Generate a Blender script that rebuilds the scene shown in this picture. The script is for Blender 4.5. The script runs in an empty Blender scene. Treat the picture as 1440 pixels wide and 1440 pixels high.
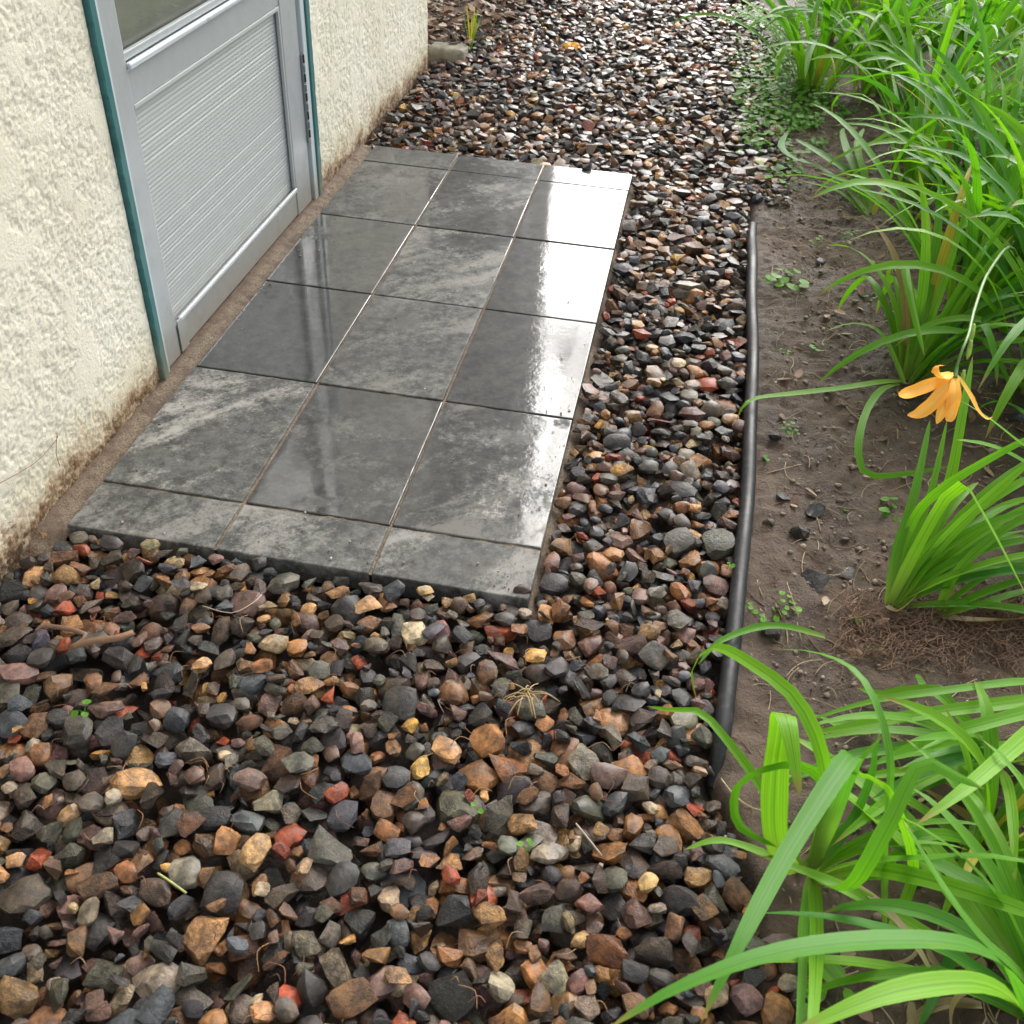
import bpy, bmesh, math, random
import numpy as np
from mathutils import Vector, Matrix
R_ = math.radians
random.seed(7); rng = np.random.default_rng(11)
scene = bpy.context.scene
col = scene.collection

# ------------------------------------------------------------------ camera
CAM = np.array([1.04638, -1.29926, 1.28928]); FPX = 1427.36       # focal length in pixels of a 1440 px frame
RM = np.array([[0.98253777, 0.18062824, 0.04464264], [0.14938230, -0.62275494, -0.76802423], [-0.11092545, 0.76128163, -0.63886291]])
cd = bpy.data.cameras.new('camera'); cam = bpy.data.objects.new('camera', cd); col.objects.link(cam)
cd.sensor_width = 36.0; cd.lens = 36.0 * FPX / 1440.0; cd.clip_start = 0.05; cd.clip_end = 400
M = Matrix.Identity(4)
for i in range(3):
    M[i][0] = RM[0][i]; M[i][1] = -RM[1][i]; M[i][2] = -RM[2][i]; M[i][3] = CAM[i]
cam.matrix_world = M
cd.dof.use_dof = True; cd.dof.focus_distance = 2.1; cd.dof.aperture_fstop = 10.0
scene.camera = cam

# ------------------------------------------------------------------ sky, sun, exposure
SUN_EL, SUN_AZ = R_(36), R_(9)          # azimuth measured from +Y towards +X
world = bpy.data.worlds.new('World'); scene.world = world; world.use_nodes = True
nt = world.node_tree; nt.nodes.clear()
sky = nt.nodes.new('ShaderNodeTexSky'); sky.sky_type = 'NISHITA'; sky.sun_disc = False
sky.sun_elevation = SUN_EL; sky.sun_rotation = SUN_AZ; sky.dust_density = 4.0; sky.air_density = 1.0
hs = nt.nodes.new('ShaderNodeHueSaturation'); hs.inputs['Saturation'].default_value = 0.30
bgn = nt.nodes.new('ShaderNodeBackground'); bgn.inputs['Strength'].default_value = 0.15
wo = nt.nodes.new('ShaderNodeOutputWorld')
nt.links.new(sky.outputs[0], hs.inputs['Color']); nt.links.new(hs.outputs[0], bgn.inputs['Color']); nt.links.new(bgn.outputs[0], wo.inputs['Surface'])
sl = bpy.data.lights.new('sun', 'SUN'); sl.energy = 0.75; sl.angle = R_(38); sl.color = (1.0, 0.985, 0.96)
sun = bpy.data.objects.new('sun', sl); col.objects.link(sun)
sd = Vector((math.sin(SUN_AZ) * math.cos(SUN_EL), math.cos(SUN_AZ) * math.cos(SUN_EL), math.sin(SUN_EL)))
sun.rotation_euler = sd.to_track_quat('Z', 'Y').to_euler(); sun.location = sd * 20
vs = scene.view_settings
vs.view_transform = 'Standard'; vs.look = 'None'; vs.gamma = 1.0; vs.use_curve_mapping = False; vs.exposure = 1.55

# ------------------------------------------------------------------ helpers
def P(u, v, z=0.0):
    """point of the ray through photo pixel (u, v) at height z (metres)"""
    d = RM.T @ np.array([(u - 720) / FPX, (v - 720) / FPX, 1.0])
    t = (z - CAM[2]) / d[2]
    return Vector(CAM + t * d)

def project(X):
    q = (X - CAM) @ RM.T
    return 720 + FPX * q[:, 0] / q[:, 2], 720 + FPX * q[:, 1] / q[:, 2], q[:, 2]

def tag(o, label=None, cat=None, group=None, kind=None):
    if label: o['label'] = label
    if cat: o['category'] = cat
    if group: o['group'] = group
    if kind: o['kind'] = kind
    return o

def empty(name, loc=(0, 0, 0)):
    o = bpy.data.objects.new(name, None); o.empty_display_size = 0.05
    col.objects.link(o); o.location = loc
    return o

def mk(name, verts, faces, mat, parent=None, loc=None, smooth=False):
    """mesh object; verts are relative to loc (world); parent is an unrotated thing"""
    me = bpy.data.meshes.new(name)
    me.from_pydata([tuple(v) for v in verts], [], faces)
    if smooth: me.polygons.foreach_set('use_smooth', [True] * len(me.polygons))
    me.materials.append(mat); me.update()
    o = bpy.data.objects.new(name, me); col.objects.link(o)
    place(o, parent, loc)
    return o

def place(o, parent, loc):
    l = Vector(loc) if loc is not None else Vector((0, 0, 0))
    if parent is not None:
        o.parent = parent
        l = l - wloc(parent)
    o.location = l

def wloc(o):
    l = Vector(o.location)
    while o.parent is not None:
        o = o.parent; l = l + Vector(o.location)
    return l

def boxes(name, specs, mat, parent=None, loc=(0, 0, 0), bevel=0.0, seg=2, smooth=False):
    """one mesh from boxes ((x0,x1),(y0,y1),(z0,z1)) in world coordinates"""
    bm = bmesh.new(); L = Vector(loc)
    for (x0, x1), (y0, y1), (z0, z1) in specs:
        g = bmesh.ops.create_cube(bm, size=1.0)
        for v in g['verts']:
            v.co = Vector((x0 + (x1 - x0) * (v.co.x + .5), y0 + (y1 - y0) * (v.co.y + .5), z0 + (z1 - z0) * (v.co.z + .5))) - L
    if bevel > 0:
        bmesh.ops.bevel(bm, geom=list(bm.edges), offset=bevel, segments=seg, affect='EDGES', profile=.6)
    me = bpy.data.meshes.new(name); bm.to_mesh(me); bm.free()
    if smooth: me.polygons.foreach_set('use_smooth', [True] * len(me.polygons))
    me.materials.append(mat)
    o = bpy.data.objects.new(name, me); col.objects.link(o); place(o, parent, loc)
    return o

def bulk(name, V, F, mat, parent=None, loc=(0, 0, 0), smooth=True, attrs=(), sharp=None):
    """big triangle mesh from numpy arrays"""
    me = bpy.data.meshes.new(name)
    V = np.asarray(V, np.float32); F = np.asarray(F, np.int32)
    n = len(F); k = F.shape[1]
    me.vertices.add(len(V)); me.vertices.foreach_set('co', (V - np.array(loc, np.float32)).ravel())
    me.loops.add(n * k); me.loops.foreach_set('vertex_index', F.ravel())
    me.polygons.add(n); me.polygons.foreach_set('loop_start', np.arange(0, n * k, k, dtype=np.int32))
    me.polygons.foreach_set('loop_total', np.full(n, k, np.int32))
    if smooth: me.polygons.foreach_set('use_smooth', np.ones(n, bool))
    me.update(calc_edges=True)
    for an, at, data in attrs:
        a = me.attributes.new(an, at, 'POINT')
        key = 'color' if at == 'FLOAT_COLOR' else ('vector' if at == 'FLOAT_VECTOR' else 'value')
        a.data.foreach_set(key, np.asarray(data, np.float32).ravel())
    me.materials.append(mat)
    if sharp: me.set_sharp_from_angle(angle=R_(sharp))
    o = bpy.data.objects.new(name, me); col.objects.link(o); place(o, parent, loc)
    return o

def _h(ix, iy, s):
    n = (ix.astype(np.int64) * 374761393 + iy.astype(np.int64) * 668265263 + s * 974634777) & 0xffffffff
    n = ((n ^ (n >> 13)) * 1274126177) & 0xffffffff
    return (n ^ (n >> 16)) & 0xffff

def pn(x, y, s=0):
    x = np.asarray(x, float); y = np.asarray(y, float)
    ix = np.floor(x); iy = np.floor(y); fx = x - ix; fy = y - iy
    u = fx * fx * fx * (fx * (fx * 6 - 15) + 10); v = fy * fy * fy * (fy * (fy * 6 - 15) + 10)
    def g(a, b):
        t = _h(ix + a, iy + b, s) * (2 * np.pi / 65536.0)
        return np.cos(t) * (fx - a) + np.sin(t) * (fy - b)
    return ((g(0, 0) * (1 - u) + g(1, 0) * u) * (1 - v) + (g(0, 1) * (1 - u) + g(1, 1) * u) * v) * 1.5

def fbm(x, y, s=0, o=4):
    r = 0; a = 1.0
    for i in range(o):
        r = r + a * pn(x * 2 ** i, y * 2 ** i, s + i * 17); a *= .5
    return r

def grid_faces(nx, ny, off=0):
    i, j = np.meshgrid(np.arange(nx - 1), np.arange(ny - 1), indexing='ij')
    a = (i * ny + j).ravel() + off
    return np.stack([a, a + ny, a + ny + 1, a + 1], 1)

# ------------------------------------------------------------------ materials
class NT:
    def __init__(s, name):
        s.m = bpy.data.materials.new(name); s.m.use_nodes = True
        s.t = s.m.node_tree; s.b = s.t.nodes['Principled BSDF']; s.out = s.t.nodes['Material Output']
    def n(s, typ, **kw):
        x = s.t.nodes.new(typ)
        for k, v in kw.items():
            if k.startswith('i_'):
                x.inputs[k[2:].replace('_', ' ')].default_value = v
            else: setattr(x, k, v)
        return x
    def l(s, a, b): s.t.links.new(a, b)
    def val(s, sock, v):
        if hasattr(v, 'is_output'): s.l(v, sock)
        else: sock.default_value = v
    def noise(s, scale, detail=4, rough=.55, vec=None, dist=0.0):
        x = s.n('ShaderNodeTexNoise'); x.inputs['Scale'].default_value = scale; x.inputs['Detail'].default_value = detail
        x.inputs['Roughness'].default_value = rough; x.inputs['Distortion'].default_value = dist
        if vec is not None: s.l(vec, x.inputs['Vector'])
        return x.outputs['Fac']
    def ramp(s, fac, a, b, c0=0.0, c1=1.0):
        x = s.n('ShaderNodeMapRange'); x.interpolation_type = 'SMOOTHSTEP'
        x.inputs['From Min'].default_value = a; x.inputs['From Max'].default_value = b
        x.inputs['To Min'].default_value = c0; x.inputs['To Max'].default_value = c1
        s.l(fac, x.inputs['Value']); return x.outputs['Result']
    def mix(s, f, a, b, mode='MIX'):
        x = s.n('ShaderNodeMix', data_type='RGBA', blend_type=mode)
        s.val(x.inputs[0], f)
        for sk, v in ((x.inputs[6], a), (x.inputs[7], b)):
            if hasattr(v, 'is_output'): s.l(v, sk)
            else: sk.default_value = (*v, 1) if len(v) == 3 else v
        return x.outputs[2]
    def math(s, op, a, b=0.0, c=0.0):
        x = s.n('ShaderNodeMath', operation=op)
        s.val(x.inputs[0], a); s.val(x.inputs[1], b); s.val(x.inputs[2], c)
        return x.outputs[0]
    def bump(s, h, strength, dist, normal=None):
        x = s.n('ShaderNodeBump'); x.inputs['Strength'].default_value = strength; x.inputs['Distance'].default_value = dist
        s.l(h, x.inputs['Height'])
        if normal is not None: s.l(normal, x.inputs['Normal'])
        return x.outputs['Normal']
    def set(s, **kw):
        for k, v in kw.items(): s.val(s.b.inputs[k.replace('_', ' ')], v)
        return s
    def coord(s, which='Object'): return s.n('ShaderNodeTexCoord').outputs[which]
    def pos(s): return s.n('ShaderNodeNewGeometry').outputs['Position']
    def attr(s, name, out='Color'): return s.n('ShaderNodeAttribute', attribute_name=name).outputs[out]
    def mapping(s, vec, rot=(0, 0, 0), scale=(1, 1, 1), loc=None):
        x = s.n('ShaderNodeMapping'); x.inputs['Rotation'].default_value = rot; x.inputs['Scale'].default_value = scale
        s.l(vec, x.inputs['Vector'])
        if loc is not None: s.val(x.inputs['Location'], loc)
        return x.outputs[0]
    def sep(s, vec):
        x = s.n('ShaderNodeSeparateXYZ'); s.l(vec, x.inputs[0]); return x.outputs

def mat_stucco():
    k = NT('stucco'); p = k.pos()
    big = k.noise(2.3, 4, .6, p); mid = k.noise(55, 4, .6, p)
    c = k.mix(k.ramp(big, .35, .7), (.69, .645, .49), (.78, .735, .60))
    c = k.mix(k.ramp(mid, .35, .75, 0, .35), c, (.78, .75, .66))
    # damp, rusty stain rising from the foot of the wall
    z = k.sep(p)[2]
    edge = k.math('ADD', z, k.math('MULTIPLY', k.math('SUBTRACT', k.noise(9, 6, .7, p), .5), -.22))
    yel = k.ramp(edge, .0, .17, 1, 0); rust = k.ramp(edge, -.01, .080, 1, 0); blk = k.ramp(edge, -.03, .055, 1, 0)
    grit = k.ramp(k.noise(60, 4, .7, p), .36, .6)
    c = k.mix(k.math('MULTIPLY', yel, .38), c, (.56, .44, .22))
    c = k.mix(k.math('MULTIPLY', rust, k.math('ADD', .45, k.math('MULTIPLY', grit, .5))), c, (.30, .13, .03))
    c = k.mix(k.math('MULTIPLY', blk, k.math('MULTIPLY_ADD', grit, .6, .35)), c, (.055, .032, .016))
    # a few faint rain streaks
    st = k.noise(3.0, 5, .65, k.mapping(p, scale=(1, 14, 1.2)))
    c = k.mix(k.ramp(st, .58, .75, 0, .18), c, (.44, .40, .28))
    k.set(Base_Color=c, Roughness=.72)
    h = k.math('ADD', k.noise(150, 4, .65, p), k.math('MULTIPLY', k.noise(420, 2, .5, p), .35))
    k.set(Normal=k.bump(h, .55, .004))
    return k.m

def mat_metal(name, c, rough=.38, metallic=.25, dirt=.25, grain=1.0):
    k = NT(name); p = k.pos()
    n = k.noise(14, 6, .65, p); f = k.noise(120, 3, .6, k.mapping(p, scale=(1, 1, .12)))
    cc = k.mix(k.ramp(n, .45, .8, 0, dirt), c, tuple(x * .55 for x in c))
    cc = k.mix(k.ramp(f, .55, .8, 0, .18 * grain), cc, tuple(min(1, x * 1.35) for x in c))
    low = k.ramp(k.math('ADD', k.sep(p)[2], k.math('MULTIPLY', n, -.10)), -.07, .10, .55, 0)
    cc = k.mix(low, cc, (.27, .22, .14))
    k.set(Base_Color=cc, Roughness=k.ramp(n, .3, .7, rough - .07, rough + .1), Metallic=metallic)
    k.set(Normal=k.bump(k.noise(300, 3, .6, p), .06 * grain, .002))
    return k.m

def mat_plain(name, c, rough=.5, var=.3, scale=40, bump=.2, spec=.5):
    k = NT(name); p = k.coord('Object')
    n = k.noise(scale, 5, .6, p)
    k.set(Base_Color=k.mix(k.ramp(n, .3, .7), tuple(x * (1 - var) for x in c), tuple(min(1, x * (1 + var)) for x in c)), Roughness=rough)
    k.b.inputs['Specular IOR Level'].default_value = spec
    if bump: k.set(Normal=k.bump(k.noise(scale * 4, 4, .6, p), bump, .003))
    return k.m

def mat_paver():
    k = NT('wet_paver')
    oi = k.n('ShaderNodeObjectInfo'); oc = k.coord('Object')
    rv = k.n('ShaderNodeCombineXYZ'); r50 = k.math('MULTIPLY', oi.outputs['Random'], 37.0)
    k.l(r50, rv.inputs[0]); k.l(k.math('MULTIPLY', r50, 1.7), rv.inputs[1]); k.l(r50, rv.inputs[2])
    va = k.n('ShaderNodeVectorMath', operation='ADD'); k.l(oc, va.inputs[0]); k.l(rv.outputs[0], va.inputs[1]); v = va.outputs[0]
    sc = k.n('ShaderNodeSeparateColor'); k.l(oi.outputs['Color'], sc.inputs[0])
    light, streak, wet = sc.outputs[0], sc.outputs[1], sc.outputs[2]
    s1 = k.noise(2.0, 6, .62, k.mapping(k.mapping(v, rot=(0, 0, R_(-48))), scale=(1.0, 3.0, 1)), 1.1)
    s2 = k.noise(7.0, 6, .7, k.mapping(k.mapping(v, rot=(0, 0, R_(-44))), scale=(1.0, 3.2, 1)), .7)
    blot = k.noise(34, 6, .8, v); fine = k.noise(115, 5, .8, v)
    m = k.math('ADD', k.math('ADD', k.math('MULTIPLY', s1, .8), k.math('MULTIPLY', s2, .35)), k.math('MULTIPLY', blot, .28))
    m = k.math('ADD', m, k.math('MULTIPLY', k.math('SUBTRACT', fine, .5), .35))
    sm = k.math('MULTIPLY', k.ramp(m, .66, .86), streak)
    dark = k.mix(k.ramp(blot, .3, .7), (.026, .026, .024), (.098, .098, .088))
    dark = k.mix(light, dark, k.mix(k.ramp(blot, .35, .65), (.090, .091, .084), (.200, .197, .180)))
    c = k.mix(sm, dark, (.34, .322, .285))
    c = k.mix(k.ramp(fine, .56, .70, 0, .45), c, (.29, .284, .26))
    c = k.mix(k.ramp(fine, .30, .42, .5, 0), c, (.018, .018, .019))
    # rain film
    wn = k.math('ADD', k.noise(4.0, 6, .68, v, .4), k.math('MULTIPLY', k.math('SUBTRACT', k.noise(70, 4, .7, v), .5), .30))
    film = k.ramp(k.math('ADD', wn, k.math('MULTIPLY', wet, .46)), .55, .63)
    c = k.mix(k.math('MULTIPLY', film, .55), c, (.012, .012, .013))
    x = k.sep(oc)[0]
    rim = k.math('MULTIPLY', k.ramp(k.math('ADD', x, k.math('MULTIPLY', k.noise(25, 4, .6, v), .03)), .112, .128), k.math('GREATER_THAN', oi.outputs['Alpha'], .5))
    k.set(Base_Color=c, Roughness=k.ramp(fine, .3, .7, .42, .62))
    k.b.inputs['Coat IOR'].default_value = 1.5; k.b.inputs['Specular IOR Level'].default_value = .12
    k.set(Coat_Weight=k.math('MAXIMUM', k.math('MULTIPLY', film, .95), .04))
    rr = k.math('ADD', k.math('ADD', k.math('MULTIPLY', k.math('SUBTRACT', 1.0, film), .32), .02), k.math('MULTIPLY', k.ramp(blot, .45, .75, 0, .10), k.math('LESS_THAN', oi.outputs['Alpha'], .5)))
    k.set(Coat_Roughness=k.math('ADD', rr, k.math('MULTIPLY', rim, .14)))
    k.set(Normal=k.bump(k.math('ADD', fine, k.math('MULTIPLY', blot, .8)), .22, .0016))
    rip = k.math('ADD', k.noise(22, 3, .55, v), k.math('MULTIPLY', k.noise(95, 4, .7, v), .35))
    cn = k.bump(rip, .2, .0016); k.l(k.math('MULTIPLY_ADD', k.math('MAXIMUM', k.math('SUBTRACT', oi.outputs['Alpha'], 1.0), 0.0), .30, .10), cn.node.inputs['Strength']); k.set(Coat_Normal=cn)
    return k.m

def mat_stone():
    k = NT('wet_river_stone')
    c0 = k.attr('stone_color'); rest = k.attr('rest', 'Vector'); rnd = k.n('ShaderNodeAttribute', attribute_name='rnd').outputs['Fac']
    n1 = k.noise(1.1, 5, .6, rest); n2 = k.noise(3.6, 6, .72, rest, .5); n3 = k.noise(13, 4, .7, rest)
    band = k.noise(3.0, 5, .65, k.mapping(rest, scale=(.7, .7, 3.2)))
    c = k.mix(k.ramp(n1, .36, .64), k.mix(1.0, c0, (.55, .53, .53), 'MULTIPLY'), k.mix(1.0, c0, (1.4, 1.33, 1.25), 'MULTIPLY'))
    c = k.mix(k.ramp(n2, .38, .62), k.mix(1.0, c, (.68, .68, .70), 'MULTIPLY'), k.mix(1.0, c, (1.25, 1.22, 1.18), 'MULTIPLY'))
    c = k.mix(k.math('MULTIPLY', k.ramp(band, .5, .66), k.ramp(rnd, .35, .6, 0, .55)), c, k.mix(1.0, c, (1.9, 1.7, 1.5), 'MULTIPLY'))
    c = k.mix(k.math('MULTIPLY', k.ramp(n3, .56, .66), k.ramp(rnd, .55, .95, .05, .65)), c, k.mix(1.0, c, (.35, .33, .32), 'MULTIPLY'))
    c = k.mix(k.math('MULTIPLY', k.ramp(n2, .60, .75), .35), c, (.17, .105, .055))
    wet = k.ramp(k.math('ADD', n1, k.math('MULTIPLY', n2, .5)), .55, .95)
    k.set(Base_Color=c, Roughness=k.math('ADD', k.ramp(wet, 0, 1, .34, .58), k.math('MULTIPLY', rnd, .12)))
    k.b.inputs['Coat IOR'].default_value = 1.33; k.b.inputs['Specular IOR Level'].default_value = .18
    k.set(Coat_Weight=k.ramp(wet, 0.2, 1, .58, .15), Coat_Roughness=k.ramp(n2, .35, .65, .07, .24))
    h = k.math('ADD', k.math('ADD', k.math('MULTIPLY', n2, 1.0), k.math('MULTIPLY', n3, .40)), k.math('MULTIPLY', band, .8))
    bs = k.bump(h, 1.0, .011)
    bn = bs.node; k.l(k.ramp(rnd, .1, .7, .16, .95), bn.inputs['Strength'])
    cb = k.bump(h, .3, .004); k.set(Normal=bs, Coat_Normal=cb)
    return k.m

def mat_soil(name='damp_soil', a=(.075, .047, .031), b=(.185, .125, .082)):
    k = NT(name); p = k.pos()
    n1 = k.noise(3.2, 5, .6, p); n2 = k.noise(30, 6, .75, p); n3 = k.noise(170, 5, .8, p); n0 = k.noise(1.5, 4, .6, p)
    c = k.mix(k.ramp(k.math('ADD', k.math('MULTIPLY', n1, .7), k.math('MULTIPLY', n2, .4)), .36, .66), a, b)
    c = k.mix(k.ramp(n3, .58, .75, 0, .5), c, (.24, .19, .145))
    c = k.mix(k.ramp(n3, .25, .42, .28, 0), c, (.03, .022, .017))
    c = k.mix(k.ramp(n0, .42, .60, 0, .5), c, k.mix(1.0, c, (.48, .44, .42), 'MULTIPLY'))
    k.set(Base_Color=c, Roughness=k.ramp(n1, .3, .7, .5, .8))
    k.set(Normal=k.bump(k.math('ADD', n2, k.math('MULTIPLY', n3, .5)), 1.0, .022))
    return k.m

def mat_sand():
    k = NT('joint_sand'); p = k.pos()
    n = k.noise(260, 4, .8, p); m = k.noise(16, 5, .7, p)
    c = k.mix(k.ramp(n, .35, .65), (.085, .060, .038), (.31, .235, .155))
    c = k.mix(k.ramp(m, .45, .62, 0, .75), c, (.11, .07, .045))
    c = k.mix(k.ramp(k.math('ADD', k.sep(p)[0], k.math('MULTIPLY', m, .03)), -.045, -.022, .7, 0), c, (.10, .055, .03))
    k.set(Base_Color=c, Roughness=.8, Normal=k.bump(n, .9, .004))
    return k.m

def mat_leaf(name, c_lo, c_hi, base=(.26, .36, .07)):
    k = NT(name)
    oi = k.n('ShaderNodeObjectInfo'); uv = k.attr('luv', 'Vector'); s = k.sep(uv)
    c = k.mix(oi.outputs['Random'], c_lo, c_hi)
    vein = k.noise(1.0, 2, .5, k.mapping(uv, scale=(17, 1.5, 1)))
    c = k.mix(k.ramp(vein, .35, .65, 0, .42), c, tuple(x * .5 for x in c_lo))
    mid = k.ramp(k.math('ABSOLUTE', s[0]), .015, .05, .55, 0)
    c = k.mix(mid, c, tuple(x * .55 for x in c_lo))
    c = k.mix(k.ramp(s[1], 0.0, .28, .8, 0), c, base)
    blot = k.noise(9, 4, .6, k.coord('Object'))
    c = k.mix(k.ramp(blot, .60, .75, 0, .3), c, (.22, .28, .03))
    tip = k.ramp(k.math('ADD', s[1], k.math('MULTIPLY', oi.outputs['Random'], .06)), .955, 1.03, 0, .9)
    c = k.mix(tip, c, (.33, .22, .07))
    k.set(Base_Color=c, Roughness=.48)
    k.b.inputs['Specular IOR Level'].default_value = .28
    k.set(Normal=k.bump(vein, .25, .0015))
    tr = k.n('ShaderNodeBsdfTranslucent'); k.l(k.mix(1.0, c, (1.25, 1.35, .6), 'MULTIPLY'), tr.inputs['Color'])
    ms = k.n('ShaderNodeMixShader'); ms.inputs[0].default_value = .45
    k.l(k.b.outputs[0], ms.inputs[1]); k.l(tr.outputs[0], ms.inputs[2]); k.l(ms.outputs[0], k.out.inputs['Surface'])
    return k.m

def mat_petal():
    k = NT('orange_petal'); uv = k.attr('luv', 'Vector'); s = k.sep(uv)
    n = k.noise(1.0, 2, .5, k.mapping(uv, scale=(16, 2, 1)))
    c = k.mix(k.ramp(n, .3, .7), (.92, .38, .03), (.95, .52, .09))
    c = k.mix(k.ramp(s[1], 0, .5, .9, 0), c, (.88, .62, .10))
    c = k.mix(k.ramp(k.math('ABSOLUTE', s[0]), .0, .2, .7, 0), c, (.88, .55, .16))
    k.set(Base_Color=c, Roughness=.6, Normal=k.bump(n, .3, .001)); k.b.inputs['Specular IOR Level'].default_value = .2
    tr = k.n('ShaderNodeBsdfTranslucent'); k.l(c, tr.inputs['Color'])
    ms = k.n('ShaderNodeMixShader'); ms.inputs[0].default_value = .35
    k.l(k.b.outputs[0], ms.inputs[1]); k.l(tr.outputs[0], ms.inputs[2]); k.l(ms.outputs[0], k.out.inputs['Surface'])
    return k.m

def mat_attr(name, rough=.7):
    k = NT(name); c = k.attr('tint'); n = k.noise(180, 4, .6, k.pos())
    k.set(Base_Color=k.mix(1.0, c, k.mix(n, (.5, .5, .5), (1.45, 1.45, 1.45)), 'MULTIPLY'), Roughness=rough)
    return k.m

def mat_glass():
    k = NT('window_glass'); gl = k.n('ShaderNodeBsdfGlossy'); gl.inputs['Roughness'].default_value = .02
    tr = k.n('ShaderNodeBsdfTransparent'); tr.inputs['Color'].default_value = (.86, .88, .87, 1)
    lw = k.n('ShaderNodeLayerWeight'); fz = k.math('MULTIPLY_ADD', k.math('POWER', lw.outputs['Facing'], 5.0), .5, .03)
    ms = k.n('ShaderNodeMixShader'); k.l(fz, ms.inputs[0]); k.l(tr.outputs[0], ms.inputs[1]); k.l(gl.outputs[0], ms.inputs[2])
    k.l(ms.outputs[0], k.out.inputs['Surface']); return k.m

MT = dict(
    stucco=mat_stucco(), alu=mat_metal('aged_aluminium', (.39, .415, .42)), alu_panel=mat_metal('aluminium_panel', (.41, .43, .42), .5, .1, .10, 0.0),
    bead=mat_metal('bright_bead', (.62, .67, .70), .3, .3), jamb=mat_metal('door_jamb_paint', (.50, .56, .57), .45, 0.0),
    teal=mat_metal('teal_paint', (.030, .135, .135), .42, 0.0, .35), dark=mat_plain('dark_rubber', (.02, .02, .02), .5),
    taupe=mat_plain('taupe_paint', (.34, .32, .26), .5, .08, 6, .05), glass=mat_glass(), hinge=mat_metal('hinge_steel', (.22, .24, .25), .4, .5),
    sill=mat_plain('rusty_sill', (.20, .135, .085), .75, .45, 30, .8), paver=mat_paver(), sand=mat_sand(), stone=mat_stone(),
    soil=mat_soil(), under=mat_soil('gravel_underlay', (.045, .033, .025), (.10, .072, .052)),
    lily=mat_leaf('daylily_leaf', (.105, .310, .014), (.215, .470, .022)), lily_deep=mat_leaf('daylily_leaf_deep', (.068, .245, .026), (.130, .345, .032)),
    weed=mat_leaf('weed_leaf', (.115, .31, .022), (.20, .44, .04), (.16, .36, .04)), petal=mat_petal(),
    dry=mat_attr('dry_litter'), pipe=None, block=mat_plain('weathered_block', (.23, .21, .15), .7, .3, 25, .6),
    stem=mat_plain('green_stem', (.075, .16, .02), .5, .2, 60, .1),
    bud=mat_plain('green_bud', (.24, .38, .05), .45, .25, 60, .1), yellow=mat_leaf('yellowed_leaf', (.42, .36, .04), (.50, .40, .05), (.30, .34, .06)),
    straw_leaf=mat_leaf('withered_leaf', (.34, .24, .12), (.48, .37, .22), (.40, .32, .2)),
    nwall=mat_plain('dull_siding', (.055, .055, .052), .8, .12, 2, 0), nwin=mat_plain('dark_window', (.012, .013, .014), .2, .1, 3, 0),
    white=mat_plain('white_trim', (.75, .75, .74), .5, .05, 5, 0), roof=mat_plain('roof_shingle', (.09, .085, .08), .85, .3, 8, .3),
    bark=mat_plain('bark', (.09, .065, .045), .9, .4, 12, .8), crown=mat_leaf('tree_leaf', (.045, .105, .02), (.07, .14, .03), (.05, .11, .02)),
)
def mat_pipe():
    k = NT('black_edging_plastic'); p = k.pos(); n = k.noise(60, 5, .65, p); f = k.noise(7, 4, .6, p)
    c = k.mix(k.ramp(n, .5, .75, 0, .6), (.012, .013, .015), (.060, .054, .048))
    k.set(Base_Color=c, Roughness=k.ramp(f, .3, .7, .42, .60), Normal=k.bump(n, .3, .003)); k.b.inputs['Specular IOR Level'].default_value = .35; return k.m
MT['pipe'] = mat_pipe()

# ------------------------------------------------------------------ layout (metres): wall at x = WX, patio from the origin
WX = -0.055
TW = 0.300; TD = 0.448
YS = [0.0, 0.142, 0.142 + TD, 0.142 + 2 * TD, 0.142 + 3 * TD, 0.142 + 4 * TD, 0.142 + 4 * TD + 0.147]
PW, PD = 3 * TW, YS[-1]
PIPE = [P(1004, 1110, -.065), P(1012, 1060, -.034), P(1018, 1010, -.014), P(1031, 900, -.004), P(1041, 800, .001), P(1052, 690, -.002), P(1055, 600, .001), P(1059, 500, -.002), P(1057, 420, -.002), P(1058, 368, -.008), P(1057, 338, -.020), P(1058, 318, -.045)]
_py = np.array([p.y for p in PIPE]); _px = np.array([p.x for p in PIPE]); _o = np.argsort(_py); _py = _py[_o]; _px = _px[_o]
def edge_x(y):
    """right border of the gravel"""
    y = np.asarray(y, float)
    e = np.interp(y, np.concatenate([[-2.0, -.75, -.46], _py, [2.6, 3.4, 4.8, 7.0]]), np.concatenate([[1.31, 1.32, 1.31], _px, [1.31, 1.27, 1.23, 1.15]]))
    return e + np.where(y > 1.8, .05 * pn(y * 3, y * 0 + 3.3, 5), 0) + np.where(y < -.55, .04 * pn(y * 5, y * 0 + 1.3, 6), 0)
def soil_z(x, y):
    return -.028 + .012 * fbm(np.asarray(x) * 4, np.asarray(y) * 4, 3, 3) + .02 * np.clip((np.asarray(x) - 1.5) / .6, 0, 1) + .010 * fbm(np.asarray(x) * 20, np.asarray(y) * 20, 9, 4)

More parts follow.
